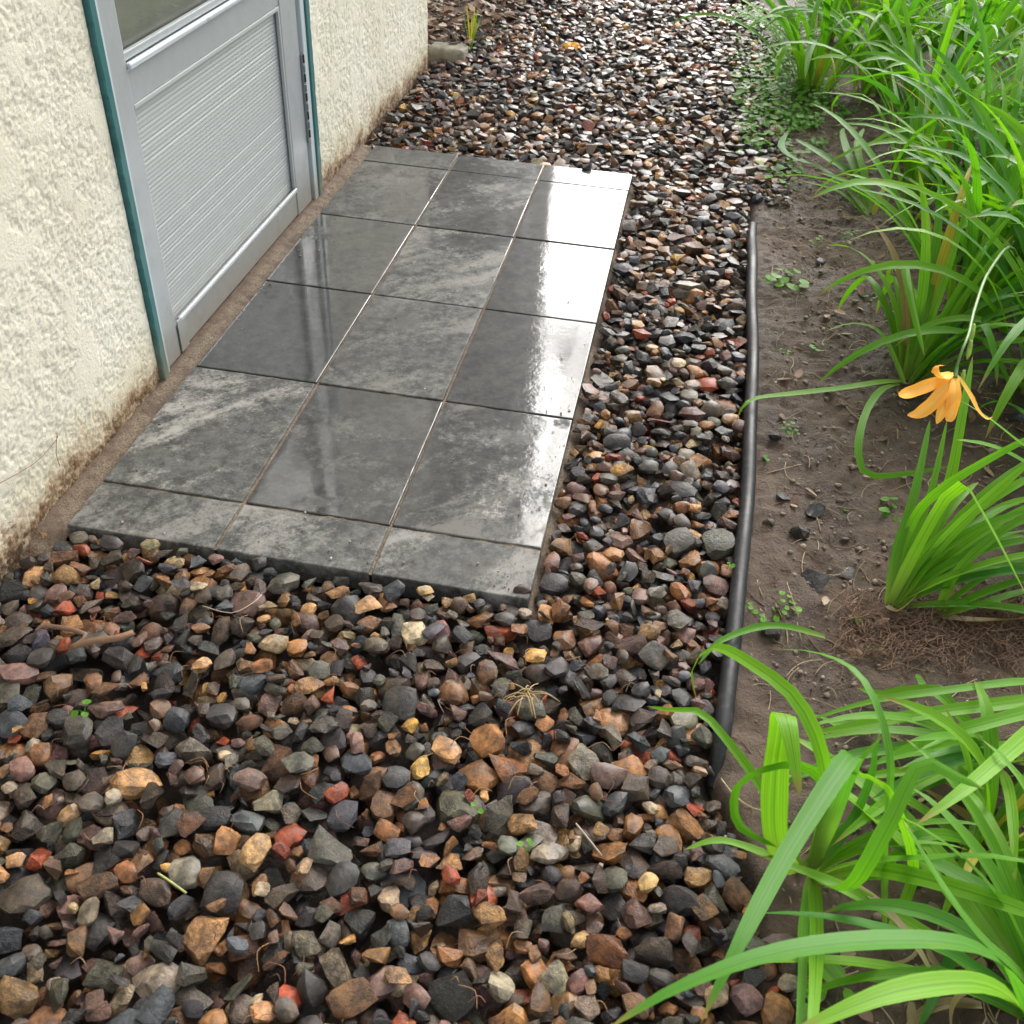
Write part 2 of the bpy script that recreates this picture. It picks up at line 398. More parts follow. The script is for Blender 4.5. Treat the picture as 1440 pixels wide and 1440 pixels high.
# ------------------------------------------------------------------ ground, soil bed, gravel bed
g = mk('ground', [(-60, -60, -.12), (60, -60, -.12), (60, 60, -.12), (-60, 60, -.12)], [(0, 1, 2, 3)], MT['under']); tag(g, kind='structure')
def soil_sheet():
    ys = np.concatenate([np.arange(-3, -1, .08), np.arange(-1, 3.2, .010), np.arange(3.2, 9, .06)])
    ts = np.concatenate([np.arange(0, 1.3, .010), np.arange(1.3, 7, .10)])
    T, Y = np.meshgrid(ts, ys, indexing='ij')
    X = edge_x(Y) - .01 + T
    Z = soil_z(X, Y) - .06 * np.exp(-T / .010) + .014 * np.exp(-T / .05)
    Z += .005 * np.maximum(fbm(X * 48, Y * 48, 21, 2), 0)
    o = bulk('soil_bed', np.stack([X, Y, Z], -1).reshape(-1, 3), grid_faces(len(ts), len(ys)), MT['soil'])
    return tag(o, kind='structure')
soil_sheet()
ys = np.arange(-2.2, 7.0, .1); ts = np.linspace(0, 1, 16)
T, Y = np.meshgrid(ts, ys, indexing='ij'); X = -.35 + (edge_x(Y) + .03 + .35) * T
X = np.where(Y > 3.1, X - (1 - T) * 2.5, X)
gravel_bed = bulk('gravel_bed', np.stack([X, Y, -.075 + .006 * fbm(X * 9, Y * 9, 4, 3)], -1).reshape(-1, 3), grid_faces(16, len(ys)), MT['under'])
tag(gravel_bed, kind='structure')

# ------------------------------------------------------------------ patio
patio = bulk('patio', *(lambda xs, ys: (np.stack([a.ravel() for a in np.meshgrid(xs, ys, indexing='ij')] + [(-.0048 + .002 * fbm(*[a * 30 for a in np.meshgrid(xs, ys, indexing='ij')], 8, 3)).ravel()], 1), grid_faces(len(xs), len(ys))))(np.arange(.004, PW - .002, .0098), np.arange(.004, PD - .002, .0098)), MT['sand'])
tag(patio, kind='structure')
def paver_mesh(w, d):
    bm = bmesh.new(); gq = bmesh.ops.create_cube(bm, size=1.0)
    for v in bm.verts: v.co = Vector((v.co.x * (w - .006), v.co.y * (d - .006), v.co.z * .045 - .0225))
    bmesh.ops.bevel(bm, geom=[e for e in bm.edges if max(v.co.z for v in e.verts) > -.01], offset=.0028, segments=3, affect='EDGES', profile=.55)
    me = bpy.data.meshes.new('paver'); bm.to_mesh(me); bm.free()
    me.polygons.foreach_set('use_smooth', [abs(p.normal.z) < .99 and abs(p.normal.x) < .99 and abs(p.normal.y) < .99 for p in me.polygons])
    me.materials.append(MT['paver']); return me
pm = {r: paver_mesh(TW, YS[r + 1] - YS[r]) for r in (0, 1, 5)}
#        per paver: lightness, streak strength, wetness
LOOK = [[(.26, .45, .0), (.36, .60, .0), (.30, .60, .16)],
        [(.32, .95, .0), (.04, .20, .40), (.28, .90, .33)],
        [(.0, .08, .50), (.16, .32, .10), (.06, .16, .60)],
        [(.06, .26, .40), (.18, .50, .12), (.06, .20, .64)],
        [(.16, .30, .20), (.14, .42, .26), (.10, .20, .75)],
        [(.14, .18, .16), (.16, .18, .26), (.13, .2, .70)]]
RAG = [1.1, 1.3, 1.4, 1.35, 1.05, 1.1]
for r in range(6):
    for c in range(3):
        o = bpy.data.objects.new('paver', pm[r if r in (0, 5) else 1]); col.objects.link(o)
        o.parent = patio
        o.location = (c * TW + TW / 2 + random.uniform(-.001, .001), (YS[r] + YS[r + 1]) / 2, random.uniform(-.0012, .0008))
        o.rotation_euler = (random.uniform(-.0014, .0014), random.uniform(-.0012, .0012), random.uniform(-.002, .002))
        o.color = (*LOOK[r][c], RAG[r] if c == 2 else 0.0)
# bedding sand spilling out along the wall and beyond the front left corner
xs = np.linspace(WX - .01, .004, 16); yy = np.arange(-.10, PD + .03, .008)
X, Y = np.meshgrid(xs, yy, indexing='ij'); tt = (X - xs[0]) / (xs[-1] - xs[0])
Z = -.016 + .003 * fbm(X * 60, Y * 60, 31, 3) - .020 * np.clip(-Y / .06, 0, 1.6) - .006 * tt + .006 * (1 - tt)
bulk('sand_strip', np.stack([X, Y, Z], -1).reshape(-1, 3), grid_faces(16, len(yy)), MT['sand'], patio)
xs = np.linspace(PW - .004, PW + .018, 5); yy = np.arange(-.02, PD, .008)
X, Y = np.meshgrid(xs, yy, indexing='ij')
bulk('sand_strip', np.stack([X, Y, -.034 - (X - PW) * .9 + .003 * fbm(X * 60, Y * 60, 33, 3)], -1).reshape(-1, 3), grid_faces(5, len(yy)), MT['sand'], patio)

# ------------------------------------------------------------------ house wall and storm door
D0, D1, DZ = 0.531, 1.670, 2.08       # opening in the stucco
house = empty('house', (WX, 0, 0)); tag(house, 'cream stucco house wall with teal trimmed aluminium storm door', 'house')
def stucco_wall():
    Vs, Fs = [], []; off = [0]
    def patch(y0, y1, z0, z1, ry, rz):
        ny = max(2, int(round((y1 - y0) / ry)) + 1); nz = max(2, int(round((z1 - z0) / rz)) + 1)
        Yg, Zg = np.meshgrid(np.linspace(y0, y1, ny), np.linspace(z0, z1, nz), indexing='ij')
        wy = Yg + .004 * pn(Yg * 90, Zg * 90, 41); wz = Zg + .004 * pn(Yg * 90, Zg * 90, 42)
        n = fbm(wy * 112, wz * 112, 43, 3)
        flat = np.clip((fbm(Yg * 9, Zg * 9, 47, 2) - .30) / .2, 0, 1)
        h = .0036 * (1 - np.clip(np.abs(n) * 2.6, 0, 1) ** .7 * 0 - np.exp(-(n / .14) ** 2)) + .0016 * pn(Yg * 30, Zg * 30, 48)
        h = h * (1 - .85 * flat) + .0032 * flat
        # fade relief along the door opening so that the edges stay straight
        e = np.minimum(np.abs(Yg - D0), np.abs(Yg - D1)); h = np.where((Zg < DZ), h * np.clip(e / .006, .15, 1), h)
        Xg = WX - .004 + h
        Vs.append(np.stack([Xg, Yg, Zg], -1).reshape(-1, 3)); Fs.append(grid_faces(ny, nz, off[0])); off[0] += ny * nz
    patch(-.42, D0, -.11, 1.02, .0038, .0038)
    patch(D1, 3.06, -.11, .66, .0046, .0042)
    patch(-.42, D0, 1.02, 2.5, .03, .03); patch(-2.6, -.42, -.11, 2.5, .03, .03)
    patch(D1, 3.06, .66, 2.5, .03, .03); patch(D0, D1, DZ, 2.5, .03, .03)
    n0 = off[0]
    x = WX - .004
    q = [  # end wall round the far corner, back, and reveals of the opening
        [(x, 3.06, -.11), (x - 4, 3.06, -.11), (x - 4, 3.06, 2.5), (x, 3.06, 2.5)],
        [(x - 4, 3.06, -.11), (x - 4, -2.6, -.11), (x - 4, -2.6, 2.5), (x - 4, 3.06, 2.5)],
        [(x - 4, -2.6, -.11), (x, -2.6, -.11), (x, -2.6, 2.5), (x - 4, -2.6, 2.5)],
        [(x, D0, -.11), (x - .16, D0, -.11), (x - .16, D0, DZ), (x, D0, DZ)],
        [(x - .16, D1, -.11), (x, D1, -.11), (x, D1, DZ), (x - .16, D1, DZ)],
        [(x, D0, DZ), (x - .16, D0, DZ), (x - .16, D1, DZ), (x, D1, DZ)]]
    Vs.append(np.array(q).reshape(-1, 3)); Fs.append(np.arange(24).reshape(6, 4) + n0)
    bulk('wall', np.concatenate(Vs), np.concatenate(Fs), MT['stucco'], house)
stucco_wall()
mk('roof', [(-4.6, -2.9, 2.5), (.22, -2.9, 2.5), (.22, 3.36, 2.5), (-4.6, 3.36, 2.5), (-4.6, -2.9, 2.62), (.22, -2.9, 2.62), (.22, 3.36, 2.62), (-4.6, 3.36, 2.62), (-2.1, -2.9, 3.7), (-2.1, 3.36, 3.7)],
   [(0, 3, 2, 1), (0, 1, 5, 8, 4), (1, 2, 6, 5), (2, 3, 7, 9, 6), (3, 0, 4, 7), (5, 6, 9, 8), (4, 8, 9, 7)], MT['roof'], house)
# teal casing strips, with a slightly ragged hand-painted outer edge
def trim(y0, y1, ragged):
    zs = np.linspace(-.032, DZ, 260); V = []
    for z in zs:
        j = .0035 * float(pn(z * 26, 2.2, 61)) + .0022 * float(pn(z * 90, 1.2, 62))
        a, b = (y0 + j, y1) if ragged < 0 else (y0, y1 + j)
        V += [(WX - .02, a, z), (WX + .0065, a, z), (WX + .0085, a + .003, z), (WX + .0085, b - .003, z), (WX + .0065, b, z), (WX - .02, b, z)]
    F = [(i * 6 + k, i * 6 + k + 1, i * 6 + k + 7, i * 6 + k + 6) for i in range(len(zs) - 1) for k in range(5)]
    F.append((0, 1, 2, 3, 4, 5)); mk('door_trim', V, F, MT['teal'], house)
trim(D0 + .001, .557, -1); trim(1.638, D1 - .001, 1)
boxes('door_trim', [((WX - .02, WX + .008), (.558, 1.637), (DZ - .03, DZ - .001))], MT['teal'], house, (WX, 1, 2), .003)
# jambs
boxes('door_jamb', [((WX - .10, WX + .002), (.5585, .572), (-.02, DZ - .032))], MT['jamb'], house, (WX, .56, 0), .002)
boxes('door_jamb', [((WX - .10, WX + .004), (1.606, 1.6365), (-.02, DZ - .032))], MT['jamb'], house, (WX, 1.62, 0), .003)
boxes('threshold', [((WX - .14, WX + .040), (.5585, 1.6365), (-.075, -.0215))], MT['sill'], house, (WX, 1.1, -.03), .006)
# the storm door: stiles and rails
X0, X1 = WX - .034, WX - .002
S0, S1, S2, S3 = .5745, .642, 1.470, 1.588
door = boxes('storm_door', [((X0, X1), (S0, S1), (-.008, 2.03)), ((X0, X1), (S2, S3), (-.008, 2.03)),
                            ((X0 + .002, X1 - .003), (S1 - .001, S2 + .001), (-.006, .066)), ((X0 + .002, X1 - .003), (S1 - .001, S2 + .001), (.574, .642)), ((X0 + .002, X1 - .003), (S1 - .001, S2 + .001), (1.94, 2.029))],
             MT['alu'], house, (WX, 1.08, 0), .0035)
boxes('glazing_bead', [((X1 - .004, X1 + .007), (S1 + .001, S2 - .001), (.642, .655))], MT['bead'], door, (WX, 1.08, .65), .004)
boxes('glazing_bead', [((X1 - .016, X1 - .005), (S1 + .001, S2 - .001), (.656, .672))], MT['alu'], door, (WX, 1.08, .66), .002)
boxes('panel_bead', [((X1 - .006, X1 + .004), (S1 + .022, S2 - .001), (.067, .079))], MT['bead'], door, (WX, 1.08, .07), .004)
boxes('panel_bead', [((X1 - .008, X1 - .001), (S1 + .002, S2 - .001), (.5635, .5735))], MT['alu_panel'], door, (WX, 1.08, .57), .002)
boxes('panel_bead', [((X1 - .010, X1 - .001), (S2 - .010, S2 - .001), (.08, .563))], MT['alu_panel'], door, (WX, 1.46, .3), .002)
boxes('corner_clip', [((X1 + .0005, X1 + .003), (S1 + .004, S1 + .045), (-.004, .078))], MT['alu'], door, (WX, .66, .03), .001)
# ribbed aluminium kick panel
V = []; zz = .067; rr = random.Random(5)
prof = [(zz, 0.0)]
while zz < .5735:
    pitch = .0098; dpt = rr.choice([.0005, .0007, .0010, .0016])
    prof += [(zz + pitch * q_, -dpt * .5 * (1 - math.cos(2 * math.pi * q_)) ** 2 / 2) for q_ in (.17, .33, .5, .67, .83, 1.0)]; zz += pitch
for z, d in prof:
    V += [(X1 - .014 + d, S1 - .002, z), (X1 - .014 + d, S2 + .002, z)]
mk('kick_panel', V, [(2 * i, 2 * i + 1, 2 * i + 3, 2 * i + 2) for i in range(len(prof) - 1)], MT['alu_panel'], door, (0, 0, 0), True)
boxes('glass_pane', [((X0 + .008, X0 + .012), (S1 - .003, S2 + .003), (.64, 1.945))], MT['glass'], door, (WX, 1.08, 1.2))
hz = [(.185 + i * .0265) for i in range(9)]
boxes('hinge', [((X1 - .002, WX + .004), (1.5885, 1.6055), (.17, .42))], MT['hinge'], door, (WX, 1.59, .3), .002)
for i, z in enumerate(hz):
    boxes('hinge_knuckle', [((WX + .002, WX + .008), (1.593, 1.600), (z, z + (.020 if i % 2 else .023)))], MT['dark'] if i % 2 == 0 else MT['hinge'], door, (WX, 1.59, z), .002)
boxes('weather_strip', [((X1 - .02, X1 - .003), (.5722, .5742), (-.005, 2.03))], MT['dark'], door, (WX, .573, 1))
boxes('inner_door', [((WX - .12, WX - .052), (.5585, 1.6365), (-.02, DZ - .032))], MT['taupe'], house, (WX - .13, 1.08, 1), .004)

# ------------------------------------------------------------------ stones
def ico(sub):
    bm = bmesh.new(); bmesh.ops.create_icosphere(bm, subdivisions=sub, radius=1.0)
    v = np.array([x.co[:] for x in bm.verts]); f = np.array([[q.index for q in p.verts] for p in bm.faces]); bm.free()
    return v / np.linalg.norm(v, axis=1)[:, None], f
ICO = {k: ico(k) for k in (1, 2, 3)}
def stone_proto(n, r, angular):
    """stone as a rounded polytope: soft minimum over random cutting planes"""
    k = r.integers(9, 15) if angular else r.integers(7, 11)
    pl = r.normal(size=(k, 3)); pl /= np.linalg.norm(pl, axis=1)[:, None]
    pl = np.concatenate([pl, [[0, 0, 1], [0, 0, -1], [1, 0, 0], [-1, 0, 0], [0, 1, 0], [0, -1, 0]]])
    d = r.uniform(.62, 1.0, len(pl)); pw = r.uniform(16, 34) if angular else r.uniform(4.5, 9)
    s = np.maximum(n @ pl.T, 0) / d
    rad = (s ** pw).sum(1) ** (-1 / pw)
    a = r.normal(size=3) * 2.2; b = r.normal(size=3) * 4.5
    rad *= 1 + (.05 if angular else .03) * np.sin(n @ a + 1) + (.035 if angular else .008) * np.sin(n @ b + 2)
    v = n * rad[:, None]
    v *= np.array([1, r.uniform(.66, .92), r.uniform(.40, .72) if angular else r.uniform(.45, .75)])
    v /= np.abs(v).max(0).max()
    return v
def hull_proto(r):
    """broken stone: convex hull of a few points, edges worn by a small bevel"""
    k = int(r.integers(9, 16)); q = r.normal(size=(k, 3)); q /= np.linalg.norm(q, axis=1)[:, None]
    q = np.sign(q) * np.abs(q) ** r.uniform(.6, 1.0); q *= r.uniform(.78, 1.0, k)[:, None]
    q *= np.array([1, r.uniform(.55, .92), r.uniform(.26, .66)]); q /= np.abs(q).max()
    res = {}
    for lod in (1, 2):
        bm = bmesh.new()
        for p in q: bm.verts.new(p)
        h = bmesh.ops.convex_hull(bm, input=bm.verts)
        bmesh.ops.delete(bm, geom=[v for v in bm.verts if not v.link_faces], context='VERTS')
        bmesh.ops.dissolve_limit(bm, angle_limit=R_(16), verts=bm.verts, edges=bm.edges)
        bmesh.ops.triangulate(bm, faces=bm.faces[:])
        if lod == 2:
            bmesh.ops.subdivide_edges(bm, edges=bm.edges[:], cuts=2, use_grid_fill=True)
            bmesh.ops.smooth_vert(bm, verts=bm.verts[:], factor=.28, use_axis_x=True, use_axis_y=True, use_axis_z=True)
            bmesh.ops.triangulate(bm, faces=bm.faces[:])
        bm.normal_update(); bm.verts.index_update()
        v = np.array([x.co[:] for x in bm.verts]); f = np.array([[w.index for w in p.verts] for p in bm.faces])
        if lod == 2:
            nrm = np.array([x.normal[:] for x in bm.verts]); aa = r.normal(size=(3, 3)) * 4.5
            v = v + nrm * (.040 * np.sin(v @ aa[0] + 1) * np.sin(v @ aa[1] + 2) + .030 * np.sin(v @ aa[1] * 2.1 + 2) * np.sin(v @ aa[2] * 1.6) + r.normal(size=len(v)) * .012)[:, None]
        bm.free(); res[lod] = (v, f)
    res[3] = res[2]
    return res
NPROTO = 80
PROTO = []
for i in range(NPROTO):
    ang = i % 20 < 13
    if ang: d = hull_proto(rng)
    else:
        st = rng.bit_generator.state; d = {}
        for k in (1, 2, 3):
            rng.bit_generator.state = st
            d[k] = (stone_proto(ICO[k][0], rng, rng.random() < .35), ICO[k][1])
    PROTO.append((ang, d, np.abs(d[2][0]).max(0)))
FLAT = [False for p in PROTO]
PAL = [((.040, .038, .037), .19), ((.066, .050, .038), .17), ((.070, .068, .052), .11), ((.050, .055, .062), .09), ((.125, .070, .038), .13), ((.22, .110, .045), .11), ((.31, .185, .085), .06),
       ((.135, .082, .068), .10), ((.23, .055, .026), .03), ((.42, .24, .075), .018), ((.34, .27, .17), .022), ((.17, .145, .11), .04)]
PALC = np.array([p[0] for p in PAL]) * 1.12; PALW = np.array([p[1] for p in PAL]); PALW /= PALW.sum()
def rot_rand(r, tilt):
    a = r.uniform(0, 2 * np.pi); t = r.normal() * tilt; b = r.uniform(0, 2 * np.pi)
    def rz(x): return np.array([[np.cos(x), -np.sin(x), 0], [np.sin(x), np.cos(x), 0], [0, 0, 1]])
    def rx(x): return np.array([[1, 0, 0], [0, np.cos(x), -np.sin(x)], [0, np.sin(x), np.cos(x)]])
    return rz(b) @ rx(t) @ rz(a)
RES = .004; GX0, GY0 = -.16, -1.45; NX, NY = int(1.62 / RES), int(7.6 / RES)
def deposit():
    gx = GX0 + RES * np.arange(NX); gy = GY0 + RES * np.arange(NY)
    H = np.full((NX, NY), -.07); BIG = 1.0
    Xg, Yg = np.meshgrid(gx, gy, indexing='ij')
    ex = edge_x(gy)[None, :]
    H[(Xg < WX + .004) & (Yg < 3.07)] = BIG
    H[(Xg > -.004) & (Xg < PW + .003) & (Yg > -.004) & (Yg < PD + .004)] = BIG
    strip = (Xg >= WX) & (Xg <= .0) & (Yg > -.03) & (Yg < PD - .01); H[strip] = BIG
    piped = (Yg < 2.0) & (Yg > -.54)
    H[Xg > ex - np.where(piped, .010, np.where(Yg < 0, -.14, -.06))] = BIG
    band = (~piped) & (Xg > ex - .01) & (Xg < ex + .14); H[band] = soil_z(Xg[band], Yg[band])
    H[Yg > 5.9] = BIG
    lev = -.004 + .005 * fbm(Xg * 2.5, Yg * 2.5, 71, 2)
    dpat = np.maximum(np.maximum(-Yg, Yg - PD), np.maximum(Xg - PW, 0)); lev -= .004 * np.clip(1 - np.abs(dpat) / .10, 0, 1) * (Yg < PD + .2)
    lev += .011 * np.clip(1 + Yg / .10, 0, 1) * (Yg < 0) * (Xg > .02) * (Xg < PW)
    lev -= .003 * np.clip(1 - (ex - Xg) / .10, 0, 1)
    own = np.full((NX, NY), -1); edge_row = edge_x(gy)
    S = []
    tries = 0; fails = 0
    area = 1.35 * 7.3
    N = 40000
    px = rng.uniform(WX, 1.42, N); py = rng.uniform(-1.35, 5.85, N)
    for i in range(N):
        x0, y0 = px[i], py[i]
        pi = int(rng.integers(NPROTO)); L = float(np.clip(rng.lognormal(math.log(.0225), .27), .0145, .036)) if i < 28000 else float(rng.uniform(.0095, .0165))   # half length
        if y0 > 3.8 and rng.random() < .25: continue
        Rm = rot_rand(rng, .34); ax = PROTO[pi][2] * L * .92
        A = Rm @ np.diag(1 / ax ** 2) @ Rm.T
        rad = L * .95; m = int(rad / RES) + 1
        dx = np.arange(-m, m + 1) * RES
        DX, DY = np.meshgrid(dx, dx, indexing='ij')
        bq = A[0, 2] * DX + A[1, 2] * DY; cq = A[0, 0] * DX ** 2 + 2 * A[0, 1] * DX * DY + A[1, 1] * DY ** 2 - 1
        disc = bq ** 2 - A[2, 2] * cq; ok = disc > 0
        sq = np.sqrt(np.maximum(disc, 0)); zt = (-bq + sq) / A[2, 2]; zb = (-bq - sq) / A[2, 2]
        best = None
        for t in range(5):
            x = x0 + (rng.normal() * .014 if t else 0); y = y0 + (rng.normal() * .014 if t else 0)
            a = int(round((x - GX0) / RES)); b = int(round((y - GY0) / RES))
            if a - m < 0 or b - m < 0 or a + m + 1 > NX or b + m + 1 > NY: continue
            h = H[a - m:a + m + 1, b - m:b + m + 1]
            dd = np.where(ok, h - zb, -9)
            z = np.partition(dd.ravel(), -3)[-3] if True else dd.max()
            if best is None or z < best[0]: best = (z, a, b)
        if best is None: continue
        z, a, b = best
        ztop = z + zt[ok].max()
        if ztop > lev[a, b] + (.009 if i < 28000 else -.002): continue
        if x0 > edge_row[b] and py[i] < -.5 and rng.random() < .15 + 6 * (x0 - edge_row[b]): continue
        sid = len(S)
        S.append((GX0 + a * RES, GY0 + b * RES, z, pi, L, Rm))
        h = H[a - m:a + m + 1, b - m:b + m + 1]; o = own[a - m:a + m + 1, b - m:b + m + 1]
        up = ok & (z + zt > h); h[up] = (z + zt)[up]; o[up] = sid
    cnt = np.bincount(own[own >= 0].ravel(), minlength=len(S))
    return S, cnt
STONES, SEEN = deposit()
def stone_arrays(s, sub, r):
    x, y, z, pi, L, Rm = s
    v = PROTO[pi][1][sub][0] * L
    V = v @ Rm.T
    ang = PROTO[pi][0]
    ci = r.choice(len(PAL), p=PALW); c = PALC[ci] * r.uniform(.75, 1.3) * (1 + r.normal(size=3) * .04)
    rough = r.uniform(.3, 1.0) if ang else r.uniform(0, .45)
    rest = v * 38 + r.uniform(-50, 50, 3)
    return V, c, rough, rest
def build_stones():
    r = np.random.default_rng(3)
    pos = np.array([s[:3] for s in STONES]); u, v, dep = project(pos)
    inside = (u > -25) & (u < 1465) & (v > -25) & (v < 1465)
    show = np.where(inside, SEEN * RES ** 2 * (FPX / dep) ** 2 * np.clip((CAM[2] - pos[:, 2]) / dep, .1, 1), 0)
    top = set(np.argsort(-show)[:300].tolist())
    Vs, Fs, Cs, Rs, Ns, Sm = [], [], [], [], [], []; off = 0
    for i, s in enumerate(STONES):
        if SEEN[i] < 6: continue
        sub = 2 if (s[1] < 1.0 and inside[i]) else 1
        if i in top: sub = 2
        V, c, rough, rest = stone_arrays(s, sub, r)
        F = PROTO[s[3]][1][sub][1]; n = len(V); flat = PROTO[s[3]][0] and sub == 1
        loc = np.array(s[:3])
        if i in top:
            bulk('stone', V + loc, F, MT['stone'], gravel_bed, tuple(loc), not flat,
                 [('stone_color', 'FLOAT_COLOR', np.tile([*c, 1], (n, 1))), ('rest', 'FLOAT_VECTOR', rest), ('rnd', 'FLOAT', np.full(n, rough))], 30)
        else:
            Vs.append(V + loc); Fs.append(F + off); off += n; Sm.append(np.full(len(F), not flat))
            Cs.append(np.tile([*c, 1], (n, 1))); Rs.append(rest); Ns.append(np.full(n, rough))
    o = bulk('loose_gravel', np.concatenate(Vs), np.concatenate(Fs), MT['stone'], gravel_bed, (0, 0, 0), True,
             [('stone_color', 'FLOAT_COLOR', np.concatenate(Cs)), ('rest', 'FLOAT_VECTOR', np.concatenate(Rs)), ('rnd', 'FLOAT', np.concatenate(Ns))])
    o['kind'] = 'stuff'; o.data.polygons.foreach_set('use_smooth', np.concatenate(Sm)); o.data.set_sharp_from_angle(angle=R_(30))
    print('stones', len(STONES), 'kept', int((SEEN >= 6).sum()), 'tris', sum(len(f) for f in Fs))
build_stones()
def lone_stone(name, p, L, colr, label, cat='stone', seed=0, flat=.6, yaw=0, tilt=.15, rough=.7, sub=3, pi=None, group=None):
    r = np.random.default_rng(seed + 500)
    if pi is None: pi = [i for i in range(NPROTO) if PROTO[i][0]][seed % 40]
    v = PROTO[pi][1][sub][0] * L; v = v * np.array([1, 1, flat / max(PROTO[pi][2][2], .3)])
    ca, sa = math.cos(yaw), math.sin(yaw); ct, st_ = math.cos(tilt), math.sin(tilt)
    Rm = np.array([[ca, -sa, 0], [sa, ca, 0], [0, 0, 1]]) @ np.array([[1, 0, 0], [0, ct, -st_], [0, st_, ct]])
    V = v @ Rm.T; loc = np.array(p) + np.array([0, 0, -V[:, 2].min() - .004])
    n = len(V)
    o = bulk(name, V + loc, PROTO[pi][1][sub][1], MT['stone'], None, tuple(loc), True,
             [('stone_color', 'FLOAT_COLOR', np.tile([*colr, 1], (n, 1))), ('rest', 'FLOAT_VECTOR', v * 38 + seed * 7.3), ('rnd', 'FLOAT', np.full(n, rough))], 30)
    return tag(o, label, cat, group)
def on_soil(u, v):
    p = P(u, v, -.02); p.z = float(soil_z(p.x, p.y)); return p
SL = (.075, .078, .085)
lone_stone('stone', on_soil(1100, 704), .024, SL, 'flat grey slate chip left of the shiny dark stone on the bare soil', seed=1, flat=.30, yaw=1.9)
lone_stone('stone', on_soil(1143, 722), .027, (.05, .053, .058), 'shiny dark stone standing on the bare soil above a brown one', seed=2, flat=.62, yaw=.6, rough=.9)
lone_stone('stone', on_soil(1124, 752), .024, (.075, .065, .055), 'dull brown angular stone just below the shiny dark stone on the soil', seed=3, flat=.72, yaw=-.4)
lone_stone('stone', on_soil(1081, 737), .015, (.13, .095, .07), 'small round tan pebble on the soil beside the black edging', seed=4, flat=.6, pi=3, rough=.4)
lone_stone('stone', on_soil(1143, 818), .029, (.045, .047, .05), 'rippled black slate piece lying on soil near the uprooted clump', seed=6, flat=.32, yaw=-.5, rough=1.0)
lone_stone('stone', on_soil(1193, 803), .030, (.085, .083, .082), 'long flat grey slate sliver lying on soil near the uprooted clump', seed=7, flat=.22, yaw=1.0)
lone_stone('stone', on_soil(1085, 616), .021, (.06, .06, .06), 'dark block shaped stone on soil just right of the edging', seed=8, flat=.55, yaw=.1)
lone_stone('stone', on_soil(1156, 363), .020, (.06, .062, .064), 'dark stone on soil above the low leafy weed', seed=9, flat=.4, yaw=.8)
lone_stone('stone', on_soil(1084, 883), .019, (.11, .10, .095), 'grey cube shaped stone lying on a daylily leaf beside the edging', seed=11, flat=.75, yaw=.2, rough=.6)
lone_stone('stone', on_soil(1238, 622), .014, (.20, .15, .09), 'small tan pebble inside the curl of a fallen leaf', seed=12, flat=.6, pi=4)
lone_stone('stone', on_soil(1428, 596), .034, (.10, .11, .125), 'blue grey stone half hidden behind daylily leaves at right', seed=13, flat=.5, yaw=.4)
lone_stone('stone', on_soil(1222, 483), .036, (.10, .085, .07), 'flat brown slate flake on the soil under the daylilies', seed=14, flat=.14, yaw=.2)
lone_stone('stone', (PW - .05 - .105, PD - .004, -.004), .022, (.05, .045, .042), 'dark stone overlapping the back edge of the patio', seed=15, flat=.6, yaw=.3)
lone_stone('stone', P(735, 832, -.004), .018, (.10, .065, .05), 'brown stone resting on the front right corner of the patio', seed=16, flat=.5, yaw=.1)
lone_stone('stone', (-.045, -.012, -.035), .018, (.34, .19, .08), 'orange stained pebble at the foot of the stucco wall', seed=17, flat=.7, pi=3)
bb = P(628, 80, -.01)
blk = boxes('edging_block', [((bb.x - .075, bb.x + .085), (bb.y - .05, bb.y + .06), (-.05, .035))], MT['block'], None, tuple(bb), .018, 3, True)
tag(blk, 'weathered tan concrete block at the far corner of the house', 'block')

# ------------------------------------------------------------------ edging pipe
def tube(pts, rad, n=10, sub=6):
    pts = [Vector(p) for p in pts]; rad = rad if hasattr(rad, '__len__') else [rad] * len(pts)
    Q, Rr = [], []
    for i in range(len(pts) - 1):
        p0, p1, p2, p3 = pts[max(i - 1, 0)], pts[i], pts[i + 1], pts[min(i + 2, len(pts) - 1)]
        for k in range(sub):
            t = k / sub
            Q.append(.5 * ((2 * p1) + (p2 - p0) * t + (2 * p0 - 5 * p1 + 4 * p2 - p3) * t * t + (3 * p1 - p0 - 3 * p2 + p3) * t ** 3)); Rr.append(rad[i] * (1 - t) + rad[i + 1] * t)
    Q.append(pts[-1]); Rr.append(rad[-1])
    V, F = [], []; up = Vector((0, 0, 1))
    for i, q in enumerate(Q):
        tn = (Q[min(i + 1, len(Q) - 1)] - Q[max(i - 1, 0)]).normalized()
        a = tn.cross(up)
        if a.length < .05: a = tn.cross(Vector((1, 0, 0)))
        a.normalize(); b = a.cross(tn)
        for k in range(n):
            w = 2 * math.pi * k / n
            V.append(q + (a * math.cos(w) + b * math.sin(w)) * Rr[i])
    for i in range(len(Q) - 1):
        for k in range(n): F.append((i * n + k, i * n + (k + 1) % n, (i + 1) * n + (k + 1) % n, (i + 1) * n + k))
    F.append(tuple(range(n))[::-1]); F.append(tuple(range((len(Q) - 1) * n, len(Q) * n)))
    return V, F
edging = empty('garden_edging', PIPE[3]); tag(edging, 'black plastic garden edging with round top bead between gravel and soil', 'edging')
V, F = tube(PIPE, .0150, 16, 8); b = mk('top_bead', V, F, MT['pipe'], edging, (0, 0, 0), True)
V = []; n = 0
for i in range(len(PIPE)):
    p = PIPE[i]; V += [(p.x - .002, p.y, p.z - .012), (p.x - .002, p.y, p.z - .10), (p.x + .002, p.y, p.z - .10), (p.x + .002, p.y, p.z - .012)]
